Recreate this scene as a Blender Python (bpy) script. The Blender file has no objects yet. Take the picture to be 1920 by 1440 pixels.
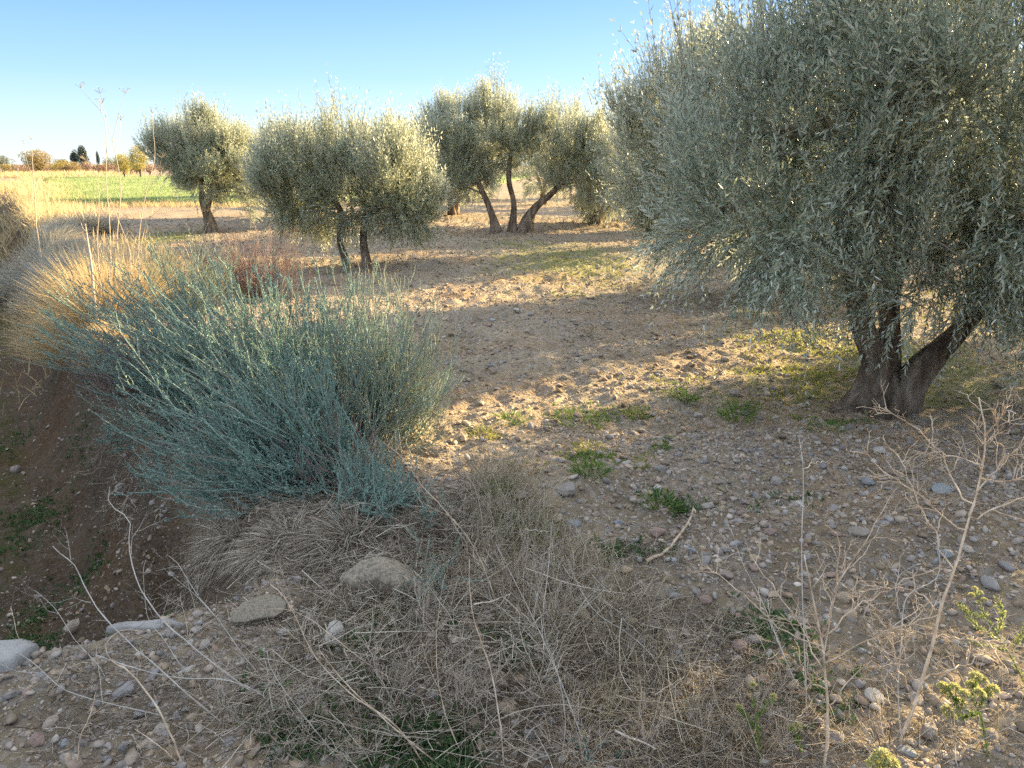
import bpy, math
import numpy as np

# ------------------------------------------------------------------ camera, world, sun, exposure
CAM_Z = 1.6
PITCH = math.radians(15.93)
F = 1443.0
cam_d = bpy.data.cameras.new("camera"); cam = bpy.data.objects.new("camera", cam_d)
bpy.context.scene.collection.objects.link(cam)
cam.location = (0, 0, CAM_Z); cam.rotation_euler = (math.pi / 2 - PITCH, 0, 0)
cam_d.sensor_width = 36; cam_d.lens = F / 1920 * 36; cam_d.clip_start = 0.05; cam_d.clip_end = 8000
bpy.context.scene.camera = cam

SUN_EL, SUN_AZ = math.radians(17.0), math.radians(54.0)
world = bpy.data.worlds.new("World"); bpy.context.scene.world = world; world.use_nodes = True
wn = world.node_tree.nodes; wl = world.node_tree.links
sky = wn.new('ShaderNodeTexSky'); sky.sky_type = 'NISHITA'; sky.sun_disc = False
sky.sun_elevation = SUN_EL; sky.sun_rotation = SUN_AZ
sky.air_density = 1.0; sky.dust_density = 0.3; sky.ozone_density = 2.0
# flatten the sky with an elevation gradient; unseen upper part brightened as added fill
tcw = wn.new('ShaderNodeTexCoord'); sxyz = wn.new('ShaderNodeSeparateXYZ'); wl.new(tcw.outputs['Generated'], sxyz.inputs[0])
skr = wn.new('ShaderNodeValToRGB'); wl.new(sxyz.outputs[2], skr.inputs[0]); e = skr.color_ramp.elements
SKY = [(0.0, (0.56, 0.67, 0.73)), (0.035, (0.44, 0.60, 0.75)), (0.10, (0.25, 0.45, 0.76)), (0.19, (0.13, 0.31, 0.70)), (0.25, (0.30, 0.46, 0.78)), (0.40, (0.82, 0.92, 1.08)), (1.0, (0.94, 1.01, 1.15))]
e[0].position = SKY[0][0]; e[0].color = (*SKY[0][1], 1); e[1].position = 1.0; e[1].color = (*SKY[-1][1], 1)
for q, c_ in SKY[1:-1]:
    k_ = e.new(q); k_.color = (*c_, 1)
gm = wn.new('ShaderNodeVectorMath'); gm.operation = 'SCALE'; wl.new(skr.outputs[0], gm.inputs[0]); gm.inputs['Scale'].default_value = 1.82
mxw = wn.new('ShaderNodeMix'); mxw.data_type = 'RGBA'; mxw.inputs[0].default_value = 0.90
wl.new(sky.outputs[0], mxw.inputs[6]); wl.new(gm.outputs[0], mxw.inputs[7])
wl.new(mxw.outputs[2], wn['Background'].inputs[0]); wn['Background'].inputs[1].default_value = 0.15
sun_d = bpy.data.lights.new("sun", 'SUN'); sun_d.energy = 5.0; sun_d.angle = math.radians(0.5)
sun_d.color = (1.0, 0.76, 0.40)
sun = bpy.data.objects.new("sun", sun_d); bpy.context.scene.collection.objects.link(sun)
sun.location = (20, 20, 12); sun.rotation_euler = (math.pi / 2 - SUN_EL, 0, math.pi - SUN_AZ)
vs = bpy.context.scene.view_settings
vs.view_transform = 'Standard'; vs.look = 'None'; vs.gamma = 1; vs.exposure = 2.3
try:
    bpy.context.scene.cycles.max_bounces = 8
    bpy.context.scene.cycles.transparent_max_bounces = 4
    bpy.context.scene.cycles.use_denoising = False
    bpy.context.scene.cycles.adaptive_threshold = 0.02
except Exception:
    pass

# ------------------------------------------------------------------ helpers
COL = bpy.context.scene.collection
RNG = np.random.default_rng(11)
CP, SP = math.cos(PITCH), math.sin(PITCH)

def ray(px, py):
    a, b = px - 960.0, 720.0 - py
    return np.array([a, F * CP + b * SP, -F * SP + b * CP]) / F
def dep(px, py, d):
    return np.array([0, 0, CAM_Z]) + ray(px, py) * d

def hsh(ix, iy, seed):
    ix = ix.astype(np.int64); iy = iy.astype(np.int64)
    h = (ix * 374761393 + iy * 668265263 + seed * 974634777) & 0xffffffff
    h = ((h ^ (h >> 13)) * 1274126177) & 0xffffffff
    h = ((h ^ (h >> 15)) * 2246822519) & 0xffffffff
    return ((h ^ (h >> 16)) & 0xffffff) / float(0xffffff)
def vn(x, y, s, seed):
    x = x / s; y = y / s
    xi = np.floor(x); yi = np.floor(y); fx = x - xi; fy = y - yi
    fx = fx * fx * (3 - 2 * fx); fy = fy * fy * (3 - 2 * fy)
    a = hsh(xi, yi, seed); b = hsh(xi + 1, yi, seed); c = hsh(xi, yi + 1, seed); d = hsh(xi + 1, yi + 1, seed)
    return (a * (1 - fx) + b * fx) * (1 - fy) + (c * (1 - fx) + d * fx) * fy - 0.5
def sst(a, b, x):
    t = np.clip((x - a) / (b - a), 0, 1); return t * t * (3 - 2 * t)

DP = np.array([0.7, 0.0]); DU = np.array([-0.539, 0.842]); DN = np.array([-0.842, -0.539])
def st(x, y):
    return (x - DP[0]) * DN[0] + (y - DP[1]) * DN[1], (x - DP[0]) * DU[0] + (y - DP[1]) * DU[1]
def H(x, y):
    x = np.asarray(x, float); y = np.asarray(y, float)
    s, t = st(x, y)
    r = np.hypot(x, y)
    z = 0.10 * vn(x, y, 5.0, 1) + 0.07 * vn(x, y, 1.7, 2) + 0.05 * vn(x, y, 0.6, 3)
    z = z + (0.045 * vn(x, y, 0.23, 4) + 0.034 * vn(x, y, 0.10, 5) + 0.020 * vn(x, y, 0.05, 6)) * (1 - sst(25, 60, r))
    # old plough ridges running with the row
    w = (x * 0.42 - y * 0.9) + 0.5 * vn(x, y, 2.4, 9)
    z = z + 0.028 * np.sin(w * 2 * math.pi / 1.15) * sst(-1.2, 0.0, -s) * (1 - sst(20, 40, r))
    ss = s + 0.30 * vn(x, y, 1.3, 7) + 0.12 * vn(x, y, 0.35, 8)
    dd = 1.12 * sst(-0.12, 0.72, ss) * (1 - sst(2.3, 3.4, ss))
    tt = t + 0.14 * vn(x, y, 0.6, 12) + 0.06 * vn(x, y, 0.2, 13)
    dd = dd * sst(3.08, 3.30, tt) * (1 - sst(24, 60, t))
    dd = dd + 1.12 * sst(-0.12, 0.72, ss) * (1 - sst(2.3, 3.4, ss)) * sst(1.8, 2.1, -tt)
    z = z - dd
    return z
def H1(x, y): return float(H(np.array([x]), np.array([y]))[0])
def gnd(px, py, z0=None):
    """the point of the ground seen at a pixel of the photograph"""
    d = ray(px, py)
    lo = 1.0
    ts = np.geomspace(1.0, 200.0, 1500)
    P = np.array([0, 0, CAM_Z])[None] + d[None] * ts[:, None]
    h = H(P[:, 0], P[:, 1])
    k = np.argmax(P[:, 2] < h)
    return np.array([P[k, 0], P[k, 1], h[k]])

def flat(px, py):
    d = ray(px, py); t = CAM_Z / -d[2]; return d[0] * t, d[1] * t

class MB:
    def __init__(s): s.v = []; s.i = []; s.n = []; s.c = 0
    def add(s, v, f):
        v = np.asarray(v, float).reshape(-1, 3); f = np.asarray(f, np.int64)
        s.v.append(v); s.i.append((f + s.c).ravel()); s.n.append(np.full(f.shape[0], f.shape[1])); s.c += len(v)
        return s
    def build(s, name, mat, parent=None, smooth=True, loc=None):
        v = np.concatenate(s.v)
        if loc is not None: v = v - np.asarray(loc, float)[None]
        i = np.concatenate(s.i); n = np.concatenate(s.n)
        me = bpy.data.meshes.new(name)
        me.vertices.add(len(v)); me.vertices.foreach_set('co', v.astype(np.float32).ravel())
        me.loops.add(len(i)); me.loops.foreach_set('vertex_index', i.astype(np.int32))
        me.polygons.add(len(n))
        me.polygons.foreach_set('loop_start', (np.cumsum(n) - n).astype(np.int32))
        if smooth: me.polygons.foreach_set('use_smooth', np.ones(len(n), bool))
        for m in (mat if isinstance(mat, (list, tuple)) else [mat]): me.materials.append(m)
        me.update(calc_edges=True)
        o = bpy.data.objects.new(name, me); COL.objects.link(o)
        if parent is not None: o.parent = parent
        if loc is not None and parent is None: o.location = loc
        return o

def tag(o, label=None, cat=None, group=None, kind=None):
    if label: o['label'] = label
    if cat: o['category'] = cat
    if group: o['group'] = group
    if kind: o['kind'] = kind
    return o
def empty(name, loc, label, cat, group=None):
    o = bpy.data.objects.new(name, None); COL.objects.link(o); o.location = tuple(float(a) for a in loc)
    o.empty_display_size = 0.1
    return tag(o, label, cat, group)

def nrm(a): return a / (np.linalg.norm(a, axis=-1, keepdims=True) + 1e-9)
def perp(T, rng):
    r = rng.normal(size=T.shape); return nrm(np.cross(T, r))

def tubes(mb, P, R, sides=3):
    """P (N,K,3), R (N,K)"""
    P = np.asarray(P, float); R = np.asarray(R, float)
    N, K, _ = P.shape
    T = np.gradient(P, axis=1); T = nrm(T)
    ref = np.where(np.abs(T[:, :1, 2:3]) > 0.9, np.array([1.0, 0, 0]), np.array([0, 0, 1.0]))
    ref = np.repeat(ref, K, axis=1)
    A = nrm(np.cross(T, ref)); B = np.cross(T, A)
    th = np.arange(sides) * 2 * math.pi / sides
    V = P[:, :, None, :] + R[:, :, None, None] * (A[:, :, None, :] * np.cos(th)[None, None, :, None] + B[:, :, None, :] * np.sin(th)[None, None, :, None])
    base = (np.arange(N) * K * sides)[:, None, None]
    k = (np.arange(K - 1) * sides)[None, :, None]; j = np.arange(sides)[None, None, :]; j2 = (j + 1) % sides
    f = np.stack([base + k + j, base + k + j2, base + k + sides + j2, base + k + sides + j], -1).reshape(-1, 4)
    mb.add(V.reshape(-1, 3), f)
def strips(mb, P, W, S):
    """flat ribbons: P (N,K,3) W (N,K) S (N,3) side vectors"""
    N, K, _ = P.shape
    off = S[:, None, :] * (W[:, :, None] * 0.5)
    V = np.stack([P - off, P + off], 2)
    base = (np.arange(N) * K * 2)[:, None]; k = (np.arange(K - 1) * 2)[None]
    f = np.stack([base + k, base + k + 1, base + k + 3, base + k + 2], -1).reshape(-1, 4)
    mb.add(V.reshape(-1, 3), f)
LEAF6 = np.array([[0, 0, 0], [0.30, -0.5, 0.10], [0.68, -0.42, 0.08], [1, 0, -0.04], [0.68, 0.42, 0.08], [0.30, 0.5, 0.10]])
LEAF4 = np.array([[0, 0, 0], [0.45, -0.5, 0.07], [1, 0, 0], [0.45, 0.5, 0.07]])
def leaves(mb, pos, d, L, W, rng, n=None, shape=6):
    pos = pos.reshape(-1, 3); d = nrm(d.reshape(-1, 3))
    if n is None: n = perp(d, rng)
    else: n = nrm(n.reshape(-1, 3) - (n.reshape(-1, 3) * d).sum(1, keepdims=True) * d)
    s = np.cross(n, d)
    L = np.broadcast_to(L, (len(pos),)); W = np.broadcast_to(W, (len(pos),))
    S = LEAF6 if shape == 6 else LEAF4
    V = pos[:, None] + S[None, :, 0:1] * (d * L[:, None])[:, None] + S[None, :, 1:2] * (s * W[:, None])[:, None] + S[None, :, 2:3] * (n * W[:, None])[:, None]
    b = (np.arange(len(pos)) * len(S))[:, None]
    if shape == 6: f = np.concatenate([b + np.array([0, 1, 2, 3]), b + np.array([0, 3, 4, 5])])
    else: f = np.concatenate([b + np.array([0, 1, 2]), b + np.array([0, 2, 3])])
    mb.add(V.reshape(-1, 3), f)

def smooth_path(pts, K):
    pts = np.asarray(pts, float)
    if len(pts) == 2:
        return pts[0] + (pts[1] - pts[0]) * np.linspace(0, 1, K)[:, None]
    d = np.r_[0, np.cumsum(np.linalg.norm(np.diff(pts[:, :3], axis=0), axis=1))]; d /= d[-1]
    # Catmull-Rom through the points
    out = []
    m = np.gradient(pts, d, axis=0)
    for t in np.linspace(0, 1, K):
        i = min(np.searchsorted(d, t, side='right') - 1, len(pts) - 2); i = max(i, 0)
        h = d[i + 1] - d[i]; u = (t - d[i]) / h
        out.append((2*u**3 - 3*u*u + 1) * pts[i] + (u**3 - 2*u*u + u) * h * m[i] + (-2*u**3 + 3*u*u) * pts[i+1] + (u**3 - u*u) * h * m[i+1])
    return np.array(out)

# ------------------------------------------------------------------ materials
def new_mat(name):
    m = bpy.data.materials.new(name); m.use_nodes = True
    nt = m.node_tree; return m, nt.nodes, nt.links, nt.nodes['Principled BSDF']
def ramp(nodes, cols, pos=None):
    r = nodes.new('ShaderNodeValToRGB'); e = r.color_ramp.elements
    n = len(cols); pos = pos or [i / (n - 1) for i in range(n)]
    e[0].position = pos[0]; e[0].color = (*cols[0], 1); e[1].position = pos[-1]; e[1].color = (*cols[-1], 1)
    for i in range(1, n - 1):
        q = e.new(pos[i]); q.color = (*cols[i], 1)
    return r
def mixc(nodes, links, fac, a, b, mode='MIX'):
    m = nodes.new('ShaderNodeMix'); m.data_type = 'RGBA'; m.blend_type = mode
    for sock, v in ((m.inputs[0], fac), (m.inputs[6], a), (m.inputs[7], b)):
        if hasattr(v, 'is_linked') or isinstance(v, bpy.types.NodeSocket): links.new(v, sock)
        elif isinstance(v, (int, float)): sock.default_value = v
        else: sock.default_value = (*v, 1)
    return m.outputs[2]
def mat_leaf(name, cols, back=None, transl=0.25, rough=0.5, tcol=None, spec=0.4):
    m, N, L, p = new_mat(name)
    g = N.new('ShaderNodeNewGeometry')
    r = ramp(N, cols); L.new(g.outputs['Random Per Island'], r.inputs[0]); c = r.outputs[0]
    if back: c = mixc(N, L, g.outputs['Backfacing'], c, back)
    L.new(c, p.inputs['Base Color']); p.inputs['Roughness'].default_value = rough
    p.inputs['Specular IOR Level'].default_value = spec
    if transl > 0:
        t = N.new('ShaderNodeBsdfTranslucent')
        if tcol: t.inputs[0].default_value = (*tcol, 1)
        else: L.new(c, t.inputs[0])
        mx = N.new('ShaderNodeMixShader'); mx.inputs[0].default_value = transl
        L.new(p.outputs[0], mx.inputs[1]); L.new(t.outputs[0], mx.inputs[2])
        L.new(mx.outputs[0], N['Material Output'].inputs[0])
    return m
def mat_stone(name, cols, by_object=False, rough=0.85, patch=None):
    m, N, L, p = new_mat(name)
    if by_object: rnd = N.new('ShaderNodeObjectInfo').outputs['Random']
    else: rnd = N.new('ShaderNodeNewGeometry').outputs['Random Per Island']
    r = ramp(N, cols); r.color_ramp.interpolation = 'LINEAR'; L.new(rnd, r.inputs[0])
    tc = N.new('ShaderNodeTexCoord')
    n1 = N.new('ShaderNodeTexNoise'); n1.inputs['Scale'].default_value = 22; n1.inputs['Detail'].default_value = 6
    L.new(tc.outputs['Object'], n1.inputs['Vector'])
    r2 = ramp(N, [(0.55, 0.52, 0.5), (1.25, 1.2, 1.15)], [0.3, 0.7]); L.new(n1.outputs[0], r2.inputs[0])
    c = mixc(N, L, 1.0, r.outputs[0], r2.outputs[0], 'MULTIPLY')
    if patch:
        n3 = N.new('ShaderNodeTexNoise'); n3.inputs['Scale'].default_value = 9; n3.inputs['Detail'].default_value = 5
        L.new(tc.outputs['Object'], n3.inputs['Vector'])
        r3 = ramp(N, [(0, 0, 0), (1, 1, 1)], [0.52, 0.6]); L.new(n3.outputs[0], r3.inputs[0])
        c = mixc(N, L, r3.outputs[0], c, patch)
    L.new(c, p.inputs['Base Color']); p.inputs['Roughness'].default_value = rough
    p.inputs['Specular IOR Level'].default_value = 0.25
    n2 = N.new('ShaderNodeTexNoise'); n2.inputs['Scale'].default_value = 70; n2.inputs['Detail'].default_value = 5
    L.new(tc.outputs['Object'], n2.inputs['Vector'])
    b = N.new('ShaderNodeBump'); b.inputs['Strength'].default_value = 0.5; b.inputs['Distance'].default_value = 0.006
    L.new(n2.outputs[0], b.inputs['Height']); L.new(b.outputs[0], p.inputs['Normal'])
    return m

def mat_ground():
    m, N, L, p = new_mat('soil')
    tc = N.new('ShaderNodeTexCoord'); O = tc.outputs['Object']
    def noise(sc, det=6, rough=0.6):
        n = N.new('ShaderNodeTexNoise'); n.inputs['Scale'].default_value = sc; n.inputs['Detail'].default_value = det
        n.inputs['Roughness'].default_value = rough; L.new(O, n.inputs['Vector']); return n.outputs[0]
    r1 = ramp(N, [(0.17, 0.135, 0.092), (0.29, 0.232, 0.155), (0.42, 0.34, 0.225)], [0.3, 0.5, 0.72]); L.new(noise(2.2, 9, 0.7), r1.inputs[0])
    v = N.new('ShaderNodeTexVoronoi'); v.inputs['Scale'].default_value = 42; L.new(O, v.inputs['Vector'])
    sv = N.new('ShaderNodeSeparateColor'); L.new(v.outputs['Color'], sv.inputs[0])
    r2 = ramp(N, [(0.17, 0.14, 0.115), (0.37, 0.29, 0.22), (0.33, 0.31, 0.285), (0.50, 0.41, 0.32)]); L.new(sv.outputs[0], r2.inputs[0])
    gt = N.new('ShaderNodeMath'); gt.operation = 'GREATER_THAN'; gt.inputs[1].default_value = 0.5; L.new(sv.outputs[1], gt.inputs[0])
    mm = N.new('ShaderNodeMath'); mm.operation = 'MULTIPLY'; mm.inputs[1].default_value = 0.6; L.new(gt.outputs[0], mm.inputs[0])
    c = mixc(N, L, mm.outputs[0], r1.outputs[0], r2.outputs[0])
    # reddish patches
    rr = ramp(N, [(0, 0, 0), (1, 1, 1)], [0.48, 0.68]); L.new(noise(0.7, 5), rr.inputs[0])
    c = mixc(N, L, rr.outputs[0], c, mixc(N, L, 1.0, c, (1.12, 0.95, 0.80), 'MULTIPLY'))
    # thin weed stain, more of it in the ditch bed
    at = N.new('ShaderNodeAttribute'); at.attribute_name = 'moss'
    nz = noise(3.1, 8, 0.7); ad = N.new('ShaderNodeMath'); ad.operation = 'MULTIPLY_ADD'; ad.inputs[1].default_value = 1.0
    L.new(nz, ad.inputs[0]); L.new(at.outputs['Fac'], ad.inputs[2])
    rg = ramp(N, [(0, 0, 0), (0.75, 0.75, 0.75)], [0.70, 0.92]); L.new(ad.outputs[0], rg.inputs[0])
    ng = ramp(N, [(0.10, 0.13, 0.03), (0.27, 0.27, 0.07)]); L.new(noise(14), ng.inputs[0])
    c = mixc(N, L, rg.outputs[0], c, ng.outputs[0])
    # dark humus of ditch bank and straw mat, and painted foreground shade
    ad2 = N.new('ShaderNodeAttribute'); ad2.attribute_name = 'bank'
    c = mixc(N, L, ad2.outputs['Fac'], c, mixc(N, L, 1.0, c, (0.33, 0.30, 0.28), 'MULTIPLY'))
    L.new(c, p.inputs['Base Color']); p.inputs['Roughness'].default_value = 0.95
    p.inputs['Specular IOR Level'].default_value = 0.15
    b1 = N.new('ShaderNodeBump'); b1.inputs['Strength'].default_value = 0.9; b1.inputs['Distance'].default_value = 0.02
    L.new(noise(38, 8, 0.7), b1.inputs['Height'])
    b2 = N.new('ShaderNodeBump'); b2.inputs['Strength'].default_value = 0.8; b2.inputs['Distance'].default_value = 0.012; b2.invert = True
    L.new(v.outputs['Distance'], b2.inputs['Height']); L.new(b1.outputs[0], b2.inputs['Normal'])
    L.new(b2.outputs[0], p.inputs['Normal'])
    return m
def mat_noise(name, cols, scale, pos=None, bump=0.3, bscale=None, rough=0.95, detail=8, stretch=None):
    m, N, L, p = new_mat(name)
    tc = N.new('ShaderNodeTexCoord'); O = tc.outputs['Object']
    if stretch:
        mp = N.new('ShaderNodeMapping'); mp.inputs['Scale'].default_value = stretch; L.new(O, mp.inputs[0]); O = mp.outputs[0]
    n = N.new('ShaderNodeTexNoise'); n.inputs['Scale'].default_value = scale; n.inputs['Detail'].default_value = detail
    n.inputs['Roughness'].default_value = 0.65; L.new(O, n.inputs['Vector'])
    r = ramp(N, cols, pos); L.new(n.outputs[0], r.inputs[0]); L.new(r.outputs[0], p.inputs['Base Color'])
    p.inputs['Roughness'].default_value = rough; p.inputs['Specular IOR Level'].default_value = 0.2
    n2 = N.new('ShaderNodeTexNoise'); n2.inputs['Scale'].default_value = bscale or scale * 3; n2.inputs['Detail'].default_value = 8
    n2.inputs['Roughness'].default_value = 0.7; L.new(O, n2.inputs['Vector'])
    b = N.new('ShaderNodeBump'); b.inputs['Strength'].default_value = 1.0; b.inputs['Distance'].default_value = bump
    L.new(n2.outputs[0], b.inputs['Height']); L.new(b.outputs[0], p.inputs['Normal'])
    return m

M_soil = mat_ground()
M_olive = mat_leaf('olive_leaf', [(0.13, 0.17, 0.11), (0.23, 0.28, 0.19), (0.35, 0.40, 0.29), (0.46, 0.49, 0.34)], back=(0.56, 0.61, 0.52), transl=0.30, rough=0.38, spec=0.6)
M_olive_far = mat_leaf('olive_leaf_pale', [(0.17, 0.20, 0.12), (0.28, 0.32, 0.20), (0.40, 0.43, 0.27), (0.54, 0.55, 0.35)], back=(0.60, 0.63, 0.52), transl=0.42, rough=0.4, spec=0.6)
M_bark = mat_noise('olive_bark', [(0.07, 0.052, 0.038), (0.23, 0.17, 0.12), (0.44, 0.35, 0.26)], 12, [0.34, 0.5, 0.66], bump=0.09, bscale=20, stretch=(1, 1, 0.22))
M_twig = mat_leaf('olive_twig', [(0.16, 0.14, 0.10), (0.34, 0.33, 0.26)], transl=0)
M_teal = mat_leaf('saltbush_leaf', [(0.08, 0.155, 0.135), (0.145, 0.255, 0.22), (0.22, 0.36, 0.30), (0.34, 0.46, 0.35)], transl=0.2, rough=0.7, spec=0.2)
M_teal_stem = mat_leaf('saltbush_stem', [(0.16, 0.25, 0.21), (0.31, 0.41, 0.33), (0.21, 0.18, 0.14), (0.18, 0.25, 0.21), (0.27, 0.36, 0.29)], transl=0, rough=0.8)
M_grey = mat_leaf('greyed_leaf', [(0.21, 0.22, 0.15), (0.28, 0.28, 0.18), (0.34, 0.31, 0.20), (0.25, 0.28, 0.20)], transl=0.2, rough=0.7, spec=0.2)
M_purple = mat_leaf('bare_twig', [(0.17, 0.12, 0.11), (0.27, 0.19, 0.17), (0.33, 0.25, 0.21)], transl=0, rough=0.8)
M_gold = mat_leaf('gold_straw', [(0.42, 0.31, 0.16), (0.60, 0.45, 0.24), (0.76, 0.60, 0.34), (0.50, 0.43, 0.25)], transl=0.4, rough=0.6, spec=0.3)
M_blue = mat_leaf('grey_grass', [(0.26, 0.29, 0.28), (0.38, 0.39, 0.35), (0.52, 0.46, 0.34), (0.66, 0.52, 0.32)], transl=0.25, rough=0.6, spec=0.3)  # blue greys and golds hold skylit sides and sunlit tops in the blade colours
M_straw = mat_leaf('old_straw', [(0.08, 0.058, 0.042), (0.21, 0.165, 0.12), (0.43, 0.36, 0.27), (0.70, 0.62, 0.49)], transl=0.1, rough=0.75, spec=0.2)
M_dead = mat_leaf('dead_stem', [(0.28, 0.22, 0.16), (0.42, 0.34, 0.26), (0.52, 0.44, 0.35)], transl=0, rough=0.7, spec=0.3)
M_stem = mat_noise('dead_wood', [(0.26, 0.185, 0.12), (0.52, 0.40, 0.28), (0.72, 0.61, 0.47)], 22, [0.3, 0.5, 0.7], bump=0.002, bscale=60, rough=0.75)
M_palestem = mat_noise('bleached_wood', [(0.28, 0.25, 0.21), (0.46, 0.42, 0.36), (0.60, 0.56, 0.50)], 14, [0.3, 0.5, 0.7], bump=0.002, bscale=60, rough=0.7)
M_green = mat_leaf('weed_leaf', [(0.06, 0.12, 0.025), (0.11, 0.19, 0.035), (0.17, 0.25, 0.05), (0.24, 0.30, 0.07)], transl=0.35, rough=0.5)
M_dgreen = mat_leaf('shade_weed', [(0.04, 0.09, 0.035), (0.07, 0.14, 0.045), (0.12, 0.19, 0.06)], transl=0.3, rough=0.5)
M_lime = mat_leaf('lime_weed', [(0.20, 0.23, 0.06), (0.28, 0.29, 0.08), (0.36, 0.34, 0.10)], transl=0.35, rough=0.5)
M_flower = mat_leaf('flower_head', [(0.42, 0.42, 0.16), (0.55, 0.52, 0.22), (0.62, 0.58, 0.32), (0.36, 0.42, 0.16)], transl=0.35, rough=0.6)
SC = [(0.18, 0.15, 0.12), (0.34, 0.27, 0.19), (0.26, 0.25, 0.24), (0.40, 0.32, 0.23), (0.32, 0.31, 0.30), (0.52, 0.47, 0.40), (0.34, 0.25, 0.18), (0.27, 0.265, 0.265), (0.38, 0.32, 0.245)]
M_gravel = mat_stone('gravel_mix', SC)
M_stone = mat_stone('river_stone', [(0.30, 0.24, 0.19), (0.27, 0.27, 0.27), (0.40, 0.33, 0.26), (0.33, 0.32, 0.31), (0.45, 0.40, 0.33), (0.29, 0.23, 0.20)], by_object=True)
M_pale = mat_stone('pale_stone', [(0.52, 0.49, 0.43), (0.60, 0.58, 0.54)], by_object=True)
M_bluest = mat_stone('bluish_stone', [(0.33, 0.36, 0.37), (0.28, 0.30, 0.32)], by_object=True, rough=0.6)
M_tan = mat_stone('tan_stone', [(0.46, 0.36, 0.25), (0.50, 0.42, 0.32)], by_object=True)
M_pink = mat_stone('pinkish_stone', [(0.34, 0.25, 0.21), (0.38, 0.28, 0.23)], by_object=True)
M_plum = mat_stone('plum_stone', [(0.12, 0.05, 0.10), (0.14, 0.06, 0.11)], by_object=True, rough=0.5)
M_boulder = mat_stone('boulder_rock', [(0.30, 0.26, 0.20), (0.36, 0.31, 0.24)], by_object=True, patch=(0.17, 0.16, 0.11))
M_slab = mat_noise('old_concrete', [(0.26, 0.245, 0.22), (0.38, 0.36, 0.33), (0.48, 0.46, 0.42)], 6, [0.3, 0.5, 0.7], bump=0.01, bscale=30)
M_field = mat_noise('field_green', [(0.15, 0.20, 0.06), (0.24, 0.30, 0.10), (0.34, 0.38, 0.16)], 0.35, [0.3, 0.5, 0.7], bump=0.25, bscale=2.5, stretch=(1, 0.35, 1))
M_snail = mat_stone('snail_shell', [(0.72, 0.70, 0.66), (0.60, 0.55, 0.48)], by_object=False, rough=0.4)

# ------------------------------------------------------------------ ground
def axis(lo, hi, fine, far_lo, far_hi, g):
    a = list(np.arange(lo, hi, fine)); st_ = fine; x = a[-1]
    while x < far_hi: st_ *= g; x += st_; a.append(x)
    st_ = fine; x = lo; b = []
    while x > far_lo: st_ *= g; x -= st_; b.append(x)
    return np.array(b[::-1] + a)
gx = axis(-4.2, 4.4, 0.021, -3500, 3500, 1.017)
gy = axis(1.5, 7.5, 0.020, -120, 5000, 1.020)
X, Y = np.meshgrid(gx, gy)
Z = H(X, Y)
Z = np.where(np.hypot(X, Y) > 150, Z * 0.0 - 0.05, Z)
V = np.stack([X, Y, Z], -1).reshape(-1, 3)
nx, ny = len(gx), len(gy)
I = (np.arange(ny - 1)[:, None] * nx + np.arange(nx - 1)[None]).ravel()
mb = MB(); mb.add(V, np.stack([I, I + 1, I + 1 + nx, I + nx], -1))
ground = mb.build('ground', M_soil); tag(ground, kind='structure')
S_, T_ = st(X, Y)
moss = 0.30 * sst(0.55, 0.95, S_) * sst(3.3, 4.2, T_) + 0.10 * sst(9, 16, Y) * (1 - sst(60, 90, Y))
for px_, py_, rx_, ry_, am in [(1060, 490, 160, 34, .42), (980, 462, 90, 16, .34), (1480, 715, 150, 45, .34), (1650, 660, 220, 80, .40), (1350, 600, 120, 40, .15), (1100, 785, 120, 22, .2), (930, 900, 60, 40, .2), (310, 445, 80, 16, .45), (1240, 940, 70, 25, .2), (1800, 700, 120, 50, .25), (700, 1280, 120, 80, .2), (960, 980, 60, 40, .25)]:
    c0 = flat(px_, py_); sx_ = abs(flat(px_ + rx_, py_)[0] - c0[0]); sy_ = (flat(px_, py_ - ry_)[1] - flat(px_, py_ + ry_)[1]) / 2
    moss = np.maximum(moss, am * np.exp(-(((X - c0[0]) / sx_) ** 2 + ((Y - c0[1]) / sy_) ** 2) * 0.7))
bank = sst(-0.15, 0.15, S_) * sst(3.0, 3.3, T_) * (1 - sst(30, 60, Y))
for px_, py_, rx_, ry_, am in [(760, 1130, 170, 60, 1.0), (650, 1000, 170, 40, .95), (900, 1300, 260, 140, .75), (660, 900, 90, 50, .95), (1450, 1300, 200, 110, .55), (420, 1000, 80, 40, .9), (1500, 1180, 150, 60, .35), (1500, 1050, 380, 140, .50), (250, 1350, 300, 90, .40)]:  # straw mat humus, plus foreground shade painted into the soil colour
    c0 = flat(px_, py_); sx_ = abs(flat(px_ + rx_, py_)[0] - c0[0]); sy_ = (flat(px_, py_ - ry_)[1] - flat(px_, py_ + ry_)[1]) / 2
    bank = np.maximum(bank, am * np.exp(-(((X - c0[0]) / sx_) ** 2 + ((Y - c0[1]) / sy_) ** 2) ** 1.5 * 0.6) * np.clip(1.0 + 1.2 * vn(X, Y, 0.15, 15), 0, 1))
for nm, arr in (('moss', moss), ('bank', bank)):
    a = ground.data.attributes.new(nm, 'FLOAT', 'POINT'); a.data.foreach_set('value', arr.astype(np.float32).ravel())

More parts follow.
